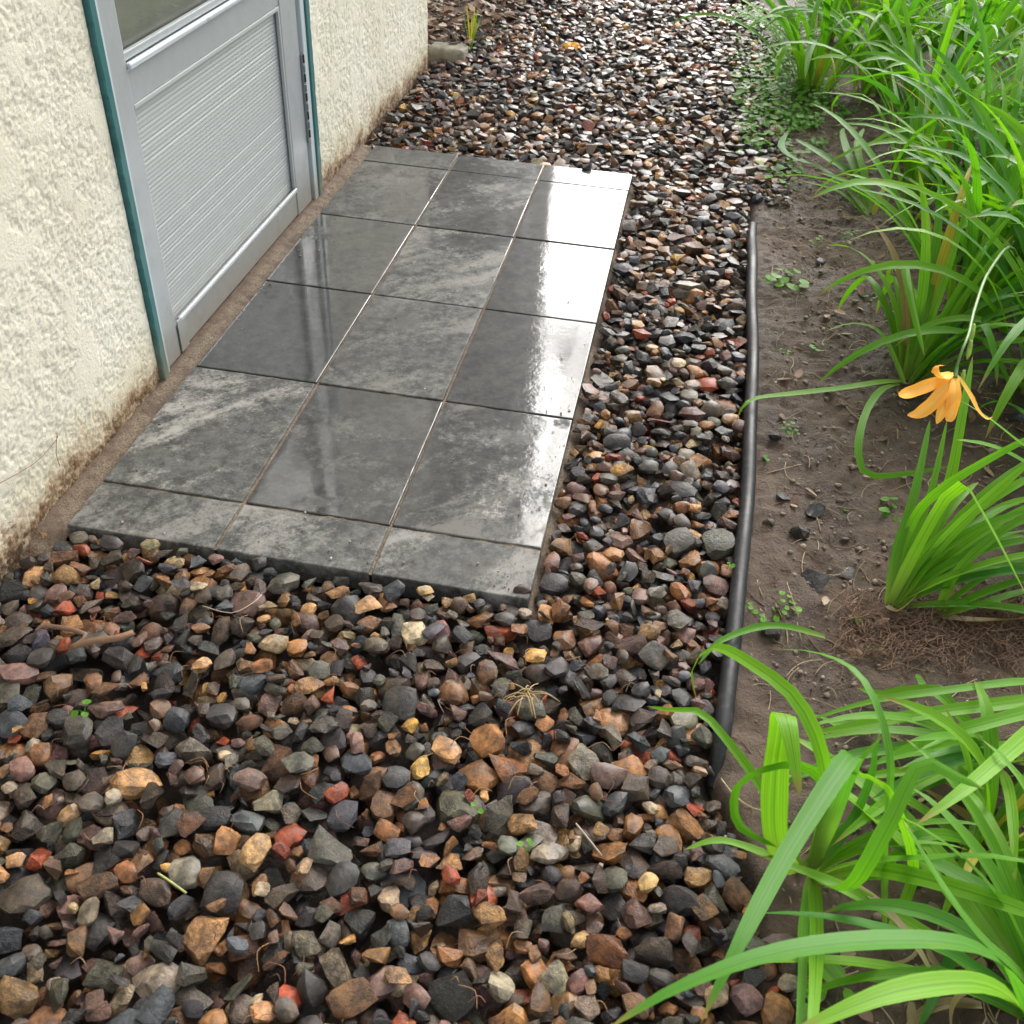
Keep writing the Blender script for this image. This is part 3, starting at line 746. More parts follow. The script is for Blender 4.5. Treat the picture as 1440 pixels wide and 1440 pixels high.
F = [(4 * i + k, 4 * i + (k + 1) % 4, 4 * i + 4 + (k + 1) % 4, 4 * i + 4 + k) for i in range(len(PIPE) - 1) for k in range(4)]
mk('skirt', V, F, MT['pipe'], edging, (0, 0, 0))

# ------------------------------------------------------------------ leaves
def spline(pts, n):
    pts = [Vector(p) for p in pts]
    d = [0]
    for a, b in zip(pts, pts[1:]): d.append(d[-1] + (b - a).length)
    out = []
    for j in range(n):
        s = d[-1] * j / (n - 1); i = 0
        while i < len(pts) - 2 and s > d[i + 1]: i += 1
        t = (s - d[i]) / max(1e-6, d[i + 1] - d[i])
        p0, p1, p2, p3 = pts[max(i - 1, 0)], pts[i], pts[i + 1], pts[min(i + 2, len(pts) - 1)]
        out.append(.5 * ((2 * p1) + (p2 - p0) * t + (2 * p0 - 5 * p1 + 4 * p2 - p3) * t * t + (3 * p1 - p0 - 3 * p2 + p3) * t ** 3))
    return out
def ribbon(pts, width, n=14, fold=.30, twist=0.0, prof=None, side0=None, m=5):
    Q = spline(pts, n); V, F, UV = [], [], []
    side = None; roll0 = random.uniform(-.25, .25)
    for i, q in enumerate(Q):
        tn = (Q[min(i + 1, n - 1)] - Q[max(i - 1, 0)]).normalized()
        if side is None:
            s = side0.copy() if side0 is not None else tn.cross(Vector((0, 0, 1)))
            if s.length < .12:
                h = Q[-1] - Q[0]; h.z = 0
                s = h.cross(Vector((0, 0, 1)))
            side = s
        side = (side - tn * side.dot(tn))
        side.normalize()
        t = i / (n - 1)
        a = roll0 + twist * t; nr = side.cross(tn)
        sd_ = side * math.cos(a) + nr * math.sin(a); nn = sd_.cross(tn)
        w = width * .5 * (prof(t) if prof else (min(1, .55 + t * 3.0) * (1 - t ** 4.5) ** .8))
        fo = fold * (1 - .4 * t); w *= 1 + .05 * math.sin(t * 19 + width * 900)
        for k in range(m):
            c = -1 + 2 * k / (m - 1)
            V.append(q + sd_ * (c * w) + nn * (abs(c) * w * fo)); UV.append((c * .5, t, 0))
    for i in range(n - 1):
        for k in range(m - 1):
            F.append((i * m + k, i * m + k + 1, (i + 1) * m + k + 1, (i + 1) * m + k))
    return V, F, UV
def leaf(parent, pts, width, mat=None, name='leaf', **kw):
    V, F, UV = ribbon(pts, width, **kw)
    p0 = Vector(pts[0])
    return bulk(name, np.array([v[:] for v in V]), F, mat or MT['lily'], parent, tuple(p0), True, [('luv', 'FLOAT_VECTOR', np.array(UV))])
def arch(base, az, L, el0, bend, power=1.5, n=9, kink=None, sway=0.0):
    pts = [Vector(base)]; p = Vector(base)
    for i in range(n):
        s = (i + .5) / n; el = el0 - bend * s ** power
        if kink and s > kink[0]: el -= kink[1]
        a = az + sway * s
        p = p + Vector((math.cos(a) * math.cos(el), math.sin(a) * math.cos(el), math.sin(el))) * (L / n)
        zmin = (float(soil_z(p.x, p.y)) if p.x > float(edge_x(p.y)) else .0) + .012
        if p.z < zmin: p.z = zmin + random.uniform(0, .012)
        pts.append(p.copy())
    return pts
def rleaves(t, base, count, L=(.45, .7), az=(0, 360), el=(62, 86), bend=(50, 130), w=(.016, .025), mat=None, spread=.03, dry=.05):
    for i in range(count):
        a = R_(random.uniform(*az)); q = random.random()
        b = Vector(base) + Vector((math.cos(a) * random.uniform(0, spread), math.sin(a) * random.uniform(0, spread), -.005))
        kink = (random.uniform(.45, .75), R_(random.uniform(30, 75))) if random.random() < .16 else None
        m = mat
        if random.random() < dry: m = MT['yellow'] if random.random() < .5 else MT['straw_leaf']
        leaf(t, arch(b, a, random.uniform(*L), R_(random.uniform(*el)), R_(random.uniform(*bend)), random.uniform(1.2, 2.0), 9, kink, random.uniform(-.35, .35)),
             random.uniform(*w), m or (MT['lily'] if random.random() < .78 else MT['lily_deep']), fold=random.uniform(.18, .42), twist=random.uniform(-.7, .7), n=13)
def clump(base, label, group=None):
    b = Vector(base); b.z = float(soil_z(b.x, b.y)); t = empty('daylily', b)
    tag(t, label, 'daylily', group); return t, b
def hand(t, spec, w, mat=None, **kw):
    return leaf(t, [P(*q) for q in spec], w, mat, **kw)

# clump B: the small plant in front, right of the end of the edging
t, b = clump(P(1135, 1225, -.02), 'bright green daylily with looping leaves beside the lower end of the edging')
hand(t, [(1118, 1228, -.01), (1092, 1180, .05), (1090, 1100, .13), (1098, 1030, .20), (1102, 1003, .235), (1111, 1030, .245), (1125, 1120, .20)], .036, fold=.12, n=24, side0=Vector((1, 0, 0)))
hand(t, [(1140, 1225, -.01), (1160, 1120, .14), (1152, 1050, .22), (1118, 982, .27), (1060, 936, .27), (1005, 910, .22), (974, 940, .17), (980, 985, .10)], .020, n=20)
hand(t, [(1130, 1225, 0), (1075, 1115, .06), (1025, 1045, .10), (985, 1002, .11), (945, 999, .08), (910, 993, .03)], .014)
hand(t, [(1145, 1225, -.01), (1165, 1130, .11), (1150, 1088, .16), (1110, 1073, .18), (1060, 1086, .17), (1033, 1111, .14), (1039, 1161, .08), (1095, 1192, .04)], .019, n=20, mat=MT['lily'])
hand(t, [(1130, 1228, 0), (1085, 1205, .02), (1014, 1182, .025), (962, 1195, .015)], .014)
hand(t, [(1140, 1222, 0), (1185, 1100, .20), (1200, 1062, .27), (1180, 1085, .29), (1110, 1195, .31), (1035, 1336, .33), (985, 1440, .31)], .026, MT['lily_deep'], n=20)
hand(t, [(1138, 1220, 0), (1160, 1140, .10), (1190, 1090, .17), (1242, 1034, .20)], .012)
hand(t, [(1142, 1224, 0), (1193, 1165, .06), (1225, 1095, .13), (1232, 1050, .17), (1238, 1030, .19)], .015, MT['lily_deep'])
hand(t, [(1145, 1235, 0), (1200, 1216, .08), (1300, 1208, .16), (1400, 1206, .2), (1500, 1225, .2)], .022)
hand(t, [(1145, 1238, 0), (1210, 1222, .06), (1300, 1236, .12), (1440, 1280, .15), (1530, 1320, .12)], .022)
hand(t, [(1139, 1232, 0), (1130, 1300, .08), (1128, 1380, .14), (1120, 1480, .17)], .013)
hand(t, [(1143, 1232, 0), (1148, 1300, .09), (1146, 1390, .18), (1138, 1490, .22)], .018)
hand(t, [(1147, 1236, 0), (1195, 1250, .18), (1252, 1157, .28), (1294, 1075, .32), (1330, 1085, .31), (1385, 1110, .27)], .024, n=18)
rleaves(t, b, 5, (.18, .3), (-60, 60), (30, 70), (50, 100), (.012, .018))
# leaf lying across the edging
t2, b2 = clump(P(1160, 896, -.02), 'single loose daylily leaf laid over the edging beneath a grey stone')
hand(t2, [(1160, 896, -.02), (1110, 882, .0), (1066, 882, .012), (1010, 903, .03), (982, 935, .02)], .013)
# clump D: right of B, leaves spreading left across the soil
t, b = clump((1.70, -.16, 0), 'daylily at right edge with long leaves reaching left over soil')
hand(t, [(1500, 965, .05), (1440, 959, .10), (1318, 973, .10), (1227, 986, .07), (1139, 1012, .03)], .016)
hand(t, [(1500, 975, .05), (1440, 986, .09), (1330, 1000, .09), (1235, 1015, .07), (1127, 1034, .03)], .022)
hand(t, [(1510, 985, .05), (1440, 1003, .12), (1340, 1030, .12), (1240, 1062, .05)], .022)
hand(t, [(1510, 1030, .05), (1440, 1048, .07), (1340, 1048, .09), (1250, 1066, .05)], .014)
hand(t, [(1500, 990, .08), (1440, 1040, .22), (1360, 1108, .26), (1285, 1162, .25)], .026)
rleaves(t, b, 8, (.25, .4), (200, 330), (30, 60), (40, 90)); rleaves(t, b, 10, (.30, .48), (150, 250), (15, 42), (20, 60), (.018, .026))
# thin arching leaf rising behind B
t, b = clump(P(1243, 1310, -.02), 'thin daylily shoot arching up behind the looping leaves')
hand(t, [(1243, 1310, -.02), (1243, 1190, .12), (1250, 1060, .27), (1214, 957, .31), (1152, 919, .27), (1081, 913, .22)], .013, MT['lily_deep'], n=20)
hand(t, [(1250, 1312, -.02), (1285, 1230, .08), (1268, 1150, .2), (1240, 1100, .24), (1170, 1080, .22)], .015, n=16)
# clump C: bottom right corner, the big arching leaves closest to the lens
t, b = clump(P(1475, 1440, -.02), 'daylily in lower right corner with broad arching leaves nearest the viewer')
hand(t, [(1475, 1500, .10), (1450, 1440, .26), (1422, 1372, .36), (1381, 1338, .40), (1318, 1324, .42), (1193, 1326, .43), (1068, 1346, .43), (943, 1394, .42), (850, 1450, .40)], .029, MT['lily_deep'], n=26, fold=.2)
hand(t, [(1470, 1480, .15), (1440, 1425, .26), (1406, 1394, .30), (1350, 1382, .33), (1240, 1400, .35), (1110, 1455, .34)], .029, n=20, fold=.2)
hand(t, [(1490, 1460, .05), (1440, 1378, .18), (1381, 1322, .22), (1331, 1257, .24), (1268, 1150, .22)], .022, MT['lily_deep'], n=16)
hand(t, [(1480, 1470, .05), (1455, 1400, .15), (1445, 1330, .2), (1440, 1260, .22)], .02, n=12)
rleaves(t, b, 14, (.35, .55), (20, 200), (50, 85), (60, 120)); rleaves(t, b, 8, (.3, .5), (100, 190), (25, 55), (30, 70), (.02, .03))
t, b = clump(P(1385, 1190, -.02), 'short daylily tuft between the lower right plants')
rleaves(t, b, 26, (.2, .42), (0, 360), (30, 85), (40, 110), (.015, .026))
rd = random.Random(77)
for i in range(16):
    u, v = rd.uniform(1180, 1440), rd.uniform(1060, 1420); q = on_soil(u, v); a = rd.uniform(0, 6.28); L = rd.uniform(.06, .16)
    leaf(t, [q + Vector((math.cos(a + k * .25) * L * k / 3, math.sin(a + k * .25) * L * k / 3, .006 + rd.uniform(0, .014))) for k in range(4)], rd.uniform(.007, .016), MT['straw_leaf'], n=9, twist=rd.uniform(-2, 2), fold=.5)
# clump A: uprooted-looking fan with pale base
t, b = clump(P(1252, 848, -.02), 'daylily fan with pale exposed base in front of the orange flower')
for spec, w in (([(1247, 850, -.02), (1262, 770, .06), (1287, 690, .13), (1308, 590, .20)], .017), ([(1254, 852, -.02), (1285, 760, .07), (1312, 680, .14), (1332, 590, .21)], .014),
                ([(1262, 848, -.02), (1305, 760, .08), (1335, 680, .16), (1352, 590, .25), (1368, 500, .32)], .020), ([(1256, 850, -.02), (1300, 780, .08), (1370, 720, .16), (1440, 676, .22), (1500, 655, .24)], .021),
                ([(1258, 852, -.02), (1310, 785, .08), (1380, 740, .15), (1460, 715, .2)], .019), ([(1260, 853, -.02), (1325, 800, .06), (1400, 768, .12), (1480, 755, .15)], .020),
                ([(1262, 854, -.02), (1330, 812, .05), (1400, 795, .09), (1480, 800, .1)], .018), ([(1250, 850, -.02), (1290, 770, .10), (1330, 700, .2), (1357, 681, .24), (1378, 710, .25), (1408, 765, .24), (1450, 850, .2)], .020),
                ([(1252, 852, -.02), (1280, 740, .09), (1320, 690, .18), (1400, 640, .26), (1480, 600, .3)], .018), ([(1258, 852, -.02), (1320, 770, .10), (1390, 700, .2), (1460, 640, .27)], .020)):
    hand(t, spec, w, n=15)
rleaves(t, b, 12, (.3, .5), (-15, 60), (30, 70), (30, 90), (.016, .021), spread=.02)
for q in ([(1247, 852, -.01), (1262, 860, .0), (1285, 842, .015), (1300, 820, .02)], [(1330, 860, -.01), (1338, 810, .03), (1330, 785, .05), (1322, 775, .04)]):
    hand(t, q, .016, MT['straw_leaf'], n=10)
t, b = clump(P(1322, 862, -.02), 'low daylily fan leaning right just behind the pale based one')
for spec in ([(1320, 862, -.02), (1365, 825, .05), (1420, 795, .09), (1490, 770, .12)], [(1322, 864, -.02), (1375, 838, .04), (1440, 815, .08), (1500, 800, .1)], [(1320, 866, -.02), (1380, 850, .03), (1440, 832, .05), (1500, 822, .06)], [(1318, 862, -.02), (1350, 800, .08), (1420, 740, .15), (1490, 705, .2)]):
    hand(t, spec, .019, n=12)
for q in ([(1325, 868, -.015), (1375, 873, .0), (1440, 870, .0), (1490, 860, .0)], [(1340, 862, -.01), (1395, 850, .005), (1450, 858, .0)], [(1390, 842, .0), (1420, 858, .01), (1470, 862, .0)]):
    hand(t, q, .022, MT['straw_leaf'], n=12, twist=1.2)
# clump F: with the leaf that hooks over the edging
t, b = clump(P(1275, 535, -.02), 'daylily whose long leaf hooks left over the black edging')
hand(t, [(1270, 536, .0), (1240, 537, .03), (1180, 546, .035), (1110, 554, .03), (1062, 560, .035), (1044, 573, .03), (1035, 592, .0)], .017, n=18, fold=.15)
hand(t, [(1265, 540, .0), (1240, 548, .05), (1220, 575, .07), (1209, 610, .06), (1207, 640, .04), (1218, 666, .02), (1260, 668, .015), (1340, 655, .02)], .017, n=20, fold=.15)
hand(t, [(1272, 540, .0), (1240, 470, .05), (1200, 455, .04), (1160, 466, .02)], .014)
hand(t, [(1275, 520, .0), (1290, 470, .10), (1310, 400, .2), (1322, 330, .28)], .02)
hand(t, [(1280, 525, .0), (1285, 450, .12), (1278, 400, .2), (1272, 375, .24), (1280, 420, .24), (1300, 500, .2)], .019, n=18)
rleaves(t, b, 30, (.35, .62), (-50, 120), (45, 85), (40, 120), (.018, .026))
# clump E: fan fallen left, and upright fan beside it
t, b = clump(P(1222, 302, -.02), 'flattened daylily fan fallen left towards the gravel')
for spec, w in (([(1220, 304, -.02), (1190, 265, .02), (1150, 235, .04), (1112, 222, .05), (1098, 205, .05), (1108, 185, .03)], .030), ([(1222, 300, -.02), (1200, 250, .04), (1160, 220, .07), (1118, 195, .06)], .032),
                ([(1222, 298, -.02), (1208, 250, .05), (1192, 215, .08), (1184, 185, .07), (1190, 180, .06)], .027), ([(1225, 298, -.02), (1215, 245, .06), (1205, 205, .10), (1215, 180, .1)], .025), ([(1218, 304, -.02), (1180, 270, .015), (1130, 255, .02)], .015)):
    hand(t, spec, w, MT['lily_deep'] if w > .026 else None, n=13)
hand(t, [(1228, 302, -.01), (1238, 275, .03), (1245, 262, .04)], .018, MT['yellow'])
t, b = clump(P(1278, 296, -.02), 'upright daylily fan with a leaf arching left, beyond the bare soil')
for spec, w in (([(1275, 296, -.02), (1262, 240, .08), (1247, 180, .17), (1222, 138, .22), (1190, 132, .21), (1172, 142, .17), (1170, 168, .12)], .021), ([(1277, 296, -.02), (1282, 200, .15), (1285, 110, .27), (1300, 95, .29), (1302, 150, .25)], .017),
                ([(1278, 296, -.02), (1270, 190, .15), (1252, 90, .28)], .018), ([(1280, 296, -.02), (1310, 200, .15), (1345, 120, .27), (1400, 80, .3)], .018), ([(1280, 297, -.02), (1330, 230, .1), (1400, 180, .18), (1460, 190, .16)], .018),
                ([(1276, 296, -.02), (1290, 210, .14), (1310, 120, .25), (1330, 40, .33)], .017), ([(1279, 297, -.02), (1320, 250, .08), (1380, 225, .12), (1450, 230, .1)], .016)):
    hand(t, spec, w, n=15)
hand(t, [(1285, 298, -.01), (1320, 325, .01), (1345, 335, .012), (1355, 318, .015)], .018, MT['yellow'])
rleaves(t, b, 22, (.4, .65), (-40, 110), (55, 88), (30, 100), (.018, .026))
# the big stand along the right and the back
STAND = [((1.86, 1.32), 16, 'daylily just right of the bare soil beyond the hooked leaf'), ((1.95, 1.70), 16, 'daylily between the yellowing clump and the hooked leaf'),
         ((2.02, 1.02), 26, 'tall daylily at right edge behind the orange flower'), ((2.10, 1.50), 28, 'leafy daylily clump at right edge beyond the orange flower'), ((2.28, .62), 22, 'daylily clump outside right edge beside the orange flower'),
         ((2.02, 1.98), 22, 'daylily with low yellowing leaves behind the bare soil patch'), ((2.35, 2.05), 26, 'dense daylily clump at far right behind the yellowing one'), ((1.90, 2.62), 26, 'daylily clump behind the upright fan'),
         ((2.30, 2.75), 28, 'thick daylily clump in the right background'), ((1.56, 3.32), 16, 'outermost daylily leaning over the weeds towards the gravel'), ((1.80, 3.35), 26, 'daylily clump just right of the outermost one'),
         ((2.15, 3.45), 28, 'daylily clump in the middle of the back stand'), ((2.65, 3.3), 26, 'daylily clump at the right of the back stand'), ((1.66, 4.15), 22, 'daylily clump at the back beside the gravel path'), ((2.0, 4.3), 24, 'daylily clump at the top edge of the picture'),
         ((2.5, 4.2), 24, 'daylily clump in the top right corner'), ((1.8, 5.0), 20, 'farthest daylily clump beside the gravel'), ((2.4, 5.1), 22, 'farthest daylily clump at the right')]
for i, ((x, y), n, lab) in enumerate(STAND):
    t, b = clump((x, y, 0), lab, 'daylilies in the back stand')
    rleaves(t, b, int(n * 1.8), (.5, .85), (0, 360), (55, 88), (45, 125), (.020, .033), spread=.09, dry=.02)
t, b = clump((1.95, .42, 0), 'daylily outside right edge whose leaf tips point at the flower')
hand(t, [(1540, 700, .15), (1440, 628, .30), (1395, 592, .34), (1349, 562, .35)], .024, n=14)
hand(t, [(1540, 720, .12), (1440, 650, .22), (1390, 626, .25), (1343, 618, .26)], .019, n=14)
rleaves(t, b, 14, (.4, .6), (-60, 120), (50, 85), (50, 120))

# ------------------------------------------------------------------ orange flowers
def petal_prof(t): return max(.05, math.sin(math.pi * min(1, t * .93 + .06)) ** .8 * (.8 + .6 * t))
fl = empty('daylily_flower', P(1320, 548, .40)); tag(fl, 'nodding orange daylily flower on a bent scape', 'flower')
fc = P(1342, 530, .42)
for q, w in (([(1341, 525, .42), (1322, 536, .425), (1300, 545, .42), (1280, 552, .415), (1264, 556, .425), (1262, 548, .435)], .020), ([(1341, 527, .42), (1326, 550, .41), (1308, 570, .395), (1290, 582, .385), (1276, 584, .39)], .021),
             ([(1343, 527, .42), (1342, 552, .41), (1338, 574, .39), (1334, 590, .375), (1331, 592, .38)], .020), ([(1338, 524, .42), (1324, 532, .435), (1314, 526, .45), (1316, 514, .46), (1328, 514, .46)], .022),
             ([(1342, 528, .42), (1332, 560, .40), (1322, 584, .38), (1317, 596, .37)], .019), ([(1345, 527, .42), (1360, 552, .40), (1374, 578, .38), (1388, 590, .37), (1396, 586, .375)], .020)):
    leaf(fl, [P(*x) for x in q], w, MT['petal'], name='petal', prof=petal_prof, n=16, fold=.38, m=7, twist=.4)
V, F = tube([P(1343, 532, .418), P(1346, 515, .43), P(1352, 495, .45), P(1362, 470, .46), P(1372, 430, .45), P(1392, 380, .40), P(1425, 350, .28), P(1450, 420, .0)], [.0042, .0026, .0024, .0026, .0028, .0032, .0036, .004], 8, 5)
mk('scape', V, F, MT['stem'], fl, (0, 0, 0), True)
for (u, v, z) in ((1366, 478, .445), (1370, 455, .45), (1356, 520, .425)):
    q = P(u, v, z); V, F = tube([q, q + Vector((0, -.006, -.010)), q + Vector((.001, -.010, -.024)), q + Vector((.001, -.012, -.032))], [.002, .0045, .004, .001], 8, 3)
    mk('bud', V, F, MT['bud'], fl, (0, 0, 0), True)
for i in range(5):
    q = P(1338, 560, .39); d = Vector((random.uniform(-.02, .02), -.01, -.03))
    V, F = tube([P(1342, 532, .415), q + d * .4, q + d], .0008, 5, 3); mk('stamen', V, F, MT['petal'], fl, (0, 0, 0), True)
ff = empty('fallen_flower', P(804, 66, .02)); tag(ff, 'orange daylily blossom dropped on the gravel far back', 'flower')
for i in range(5):
    a = R_(i * 72 + 20); c = Vector(ff.location)
    pts = [c, c + Vector((math.cos(a) * .014, math.sin(a) * .014, .012)), c + Vector((math.cos(a) * .030, math.sin(a) * .030, .010)), c + Vector((math.cos(a) * .040, math.sin(a) * .04, -.004))]
    leaf(ff, pts, .022, MT['petal'], name='petal', prof=petal_prof, n=8)

# ------------------------------------------------------------------ small weeds
def weed_mesh(n, size, hgt, r, spread):
    V, F, UV = [], [], []
    for i in range(n):
        a = r.uniform(0, 2 * math.pi); d = spread * math.sqrt(r.random()); h = r.uniform(.25, 1) * hgt
        c = Vector((math.cos(a) * d, math.sin(a) * d, h)); s = size * r.uniform(.6, 1.2)
        b = a + r.uniform(-.8, .8); fw = Vector((math.cos(b), math.sin(b), r.uniform(-.35, .3))); sdv = Vector((-math.sin(b), math.cos(b), r.uniform(-.3, .3)))
        up = Vector((0, 0, 1)); o = len(V)
        out = [(0, 0), (.12, .38), (.42, .55), (.78, .42), (1, 0), (.78, -.42), (.42, -.55), (.12, -.38)]
        V.append(c + fw * s * .45 + up * (-.08 * s)); UV.append((0, .6, 0))
        for (f_, q) in out: V.append(c + fw * s * f_ + sdv * s * q + up * (.10 * s * abs(q) - .15 * s * f_ * f_)); UV.append((q * .5, .45 + f_ * .4, 0))
        for k in range(8): F.append((o, o + 1 + k, o + 1 + (k + 1) % 8))
        st = len(V); w = Vector((.0009, .0009, 0))
        V += [Vector((c.x * .15, c.y * .15, -.004)) - w, Vector((c.x * .15, c.y * .15, -.004)) + w, c + w]; UV += [(.3, .5, 0)] * 3
        F.append((st, st + 1, st + 2))
    return np.array([v[:] for v in V]), np.array(F), np.array(UV)
def weed(u, v, n, size, hgt, spread, label, seed, z=None):
    p = on_soil(u, v)
    if z is not None: p = P(u, v, z)
    V, F, UV = weed_mesh(n, size, hgt, random.Random(seed), spread)
    o = bulk('weed', V + np.array(p), F, MT['weed'], None, tuple(p), True, [('luv', 'FLOAT_VECTOR', UV)])
    tag(o, label, 'weed', 'small weeds in the soil')
WD = [(1100, 400, 16, .026, .05, .055, 'largest leafy weed close by the upper end of the edging'), (1082, 862, 20, .011, .035, .05, 'fine leaved sprig beside the lower part of the edging'), (1110, 608, 8, .011, .02, .018, 'tiny seedling right of the dark block stone'),
      (1145, 488, 7, .011, .03, .02, 'upright seedling in the middle of the bare soil'), (1256, 715, 8, .016, .02, .025, 'small weed left of the upright daylily blades'), (1082, 645, 3, .010, .01, .006, 'two leaf sprout under the tiny seedling'),
      (1235, 905, 4, .014, .01, .012, 'heart shaped leaf on the brown root mat'), (1200, 875, 4, .013, .015, .015, 'little sprout left of the brown root mat'), (1110, 855, 4, .011, .015, .015, 'round leaved sprout right of the fine leaved sprig'),
      (1225, 420, 7, .014, .03, .03, 'sprawling weed below the hanging daylily leaves'), (1195, 335, 7, .013, .03, .03, 'small weed in front of the fallen fan'), (1100, 262, 14, .020, .04, .05, 'weed beside the gravel edge left of the fallen fan'),
      (1105, 492, 4, .009, .02, .012, 'pale sprout near the edging above the hooked leaf'), (1190, 720, 3, .009, .008, .01, 'faint sprout above the shiny dark stone'), (1270, 970, 5, .014, .03, .025, 'seedling in front of the root mat'),
      (1175, 1420, 5, .035, .03, .04, 'broad leaved weed under the big arching leaf'), (1100, 1075, 5, .012, .02, .02, 'sprout beside the folded leaf'), (1290, 470, 6, .016, .03, .03, 'weed under the daylily with the hooked leaf'),
      (1150, 345, 7, .012, .03, .035, 'pair of sprouts beside the dark upper stone')]
for i, w in enumerate(WD): weed(*w, seed=i)
weed(118, 998, 3, .014, .012, .012, 'bright green leaf scrap on the gravel at left', 90, .012)
weed(742, 1194, 3, .011, .010, .008, 'tiny green leaf on the gravel at the bottom centre', 91, .012)
weed(672, 1138, 2, .008, .010, .006, 'speck of green leaf on the gravel above the bottom centre', 92, .012)
weed(1022, 798, 4, .009, .012, .008, 'small green sprout on the gravel side of the edging', 93, .008)
r = random.Random(5); Vs, Fs, UVs, off = [], [], [], 0
for i in range(330):
    u, v = r.choice([(1075, 60), (1090, 120), (1120, 170), (1080, 150), (1060, 20), (1105, 100), (1130, 60), (1080, 200), (1110, 140)]); p = on_soil(u + r.gauss(0, 30), v + r.gauss(0, 24))
    if p.x < edge_x(p.y) - .05: continue
    V, F, UV = weed_mesh(r.randint(4, 9), r.uniform(.012, .030), r.uniform(.02, .07), r, r.uniform(.02, .05))
    Vs.append(V + np.array(p)); Fs.append(F + off); off += len(V); UVs.append(UV)
o = bulk('ground_cover', np.concatenate(Vs), np.concatenate(Fs), MT['weed'], None, (0, 0, 0), True, [('luv', 'FLOAT_VECTOR', np.concatenate(UVs))])
tag(o, 'low green creeping weeds along the gravel edge at the back', 'weeds', None, 'stuff')

# ------------------------------------------------------------------ litter: straw, roots, crumbs, dead leaves
def strands(name, items, label, cat, kind='stuff', mat='dry'):
    Vs, Fs, Cs, off = [], [], [], 0
    for pts, rad, c in items:
        V, F = tube(pts, rad, 4, 3); F = [f for f in F]
        Vs.append(np.array([v[:] for v in V])); Fs += [tuple(x + off for x in f) for f in F if len(f) == 4]; off += len(V); Cs.append(np.tile([*c, 1], (len(V), 1)))
    o = bulk(name, np.concatenate(Vs), np.array(Fs), MT[mat], None, (0, 0, 0), True, [('tint', 'FLOAT_COLOR', np.concatenate(Cs))])
    return tag(o, label, cat, None, kind)
r = random.Random(9)
def soilp(x, y, h=0): return Vector((x, y, float(soil_z(x, y)) + h))
it = []
for i in range(1700):
    x, y = r.uniform(1.3, 2.3), r.uniform(-.8, 3.6)
    if x < edge_x(y) + .03: continue
    a = r.uniform(0, 6.28); L = r.uniform(.02, .10); k = r.uniform(-.8, .8)
    pts = [soilp(x + math.cos(a + k * s) * L * s, y + math.sin(a + k * s) * L * s, .003 + r.uniform(0, .004)) for s in (0, .33, .66, 1)]
    q = r.random(); it.append((pts, r.uniform(.0005, .0014), (.30, .22, .12) if q < .5 else (.16, .09, .05) if q < .8 else (.42, .34, .2)))
strands('straw_litter', it, 'thin straw and rootlets scattered over the bare soil', 'straw')
it = []
for i in range(1700):
    u, v = 1180 + 300 * r.random() ** .9, 845 + r.gauss(30, 26) + (20 if r.random() < .5 else 0)
    p = on_soil(u, v); a = r.uniform(0, 6.28); L = r.uniform(.012, .055)
    h0 = r.uniform(0, .012); pts = [p + Vector((math.cos(a) * L * s + r.uniform(-.005, .005), math.sin(a) * L * s + r.uniform(-.005, .005), h0 + r.uniform(0, .007))) for s in (0, .33, .66, 1)]
    it.append((pts, r.uniform(.0004, .0009), r.choice([(.19, .105, .062), (.13, .075, .045), (.25, .15, .09)])))
strands('root_mat', it, 'matted brown fibrous roots on the soil below the daylily fan', 'roots')
it = []
for i in range(16):
    p = P(742 + r.gauss(0, 6), 975 + r.gauss(0, 5), .016); a = r.uniform(0, 6.28); L = r.uniform(.02, .06)
    it.append(([p, p + Vector((math.cos(a) * L * .5, math.sin(a) * L * .5, .008)), p + Vector((math.cos(a) * L, math.sin(a) * L, -.006))], .0011, (.42, .30, .14)))
strands('dry_grass_tuft', it, 'dry straw coloured grass tuft lying on the gravel', 'grass tuft', None)
it = [([P(285, 852, .012), P(325, 862, .016), P(355, 848, .014), P(368, 836, .01)], .0011, (.42, .32, .24))]
strands('twig', it, 'thin pale curved stem on the gravel in front of the patio', 'twig', None)
it = [([P(222, 1228, .015), P(240, 1240, .018), P(262, 1256, .012)], .0016, (.40, .42, .14))]
strands('twig', it, 'straight yellow green stalk on the gravel at lower left', 'twig', None)
it = [([P(810, 1158, .015), P(828, 1180, .018), P(846, 1203, .012)], .0014, (.42, .33, .25))]
strands('twig', it, 'pale dry stalk on the gravel at bottom right of centre', 'twig', None)
it = [([P(100, 910, .014), P(128, 902, .02), P(165, 897, .022), P(186, 890, .018)], [.006, .008, .008, .007], (.22, .12, .06)), ([P(98, 912, .014), P(120, 892, .02), P(66, 880, .016), P(50, 888, .012)], [.004, .005, .005, .003], (.18, .10, .06))]
strands('wood_scrap', it, 'rough brown bit of root wood on the gravel at left', 'wood', None)
it = []
for i in range(130):
    u = r.uniform(560, 900); v = r.uniform(860, 1440) if r.random() < .5 else r.uniform(850, 1150)
    u = r.choice([u, r.uniform(60, 480)]); p = P(u, v, .008); a = r.uniform(0, 6.28); L = r.uniform(.01, .04)
    if 0 < p.x < PW and p.y > -.02: continue
    it.append(([p, p + Vector((math.cos(a) * L * .5, math.sin(a) * L * .5, .006)), p + Vector((math.cos(a + .5) * L, math.sin(a + .5) * L, -.004))], r.uniform(.0004, .0007), r.choice([(.24, .10, .045), (.30, .18, .09), (.12, .07, .04)])))
strands('rootlets', it, 'fine rusty rootlets caught between the gravel stones', 'rootlets')
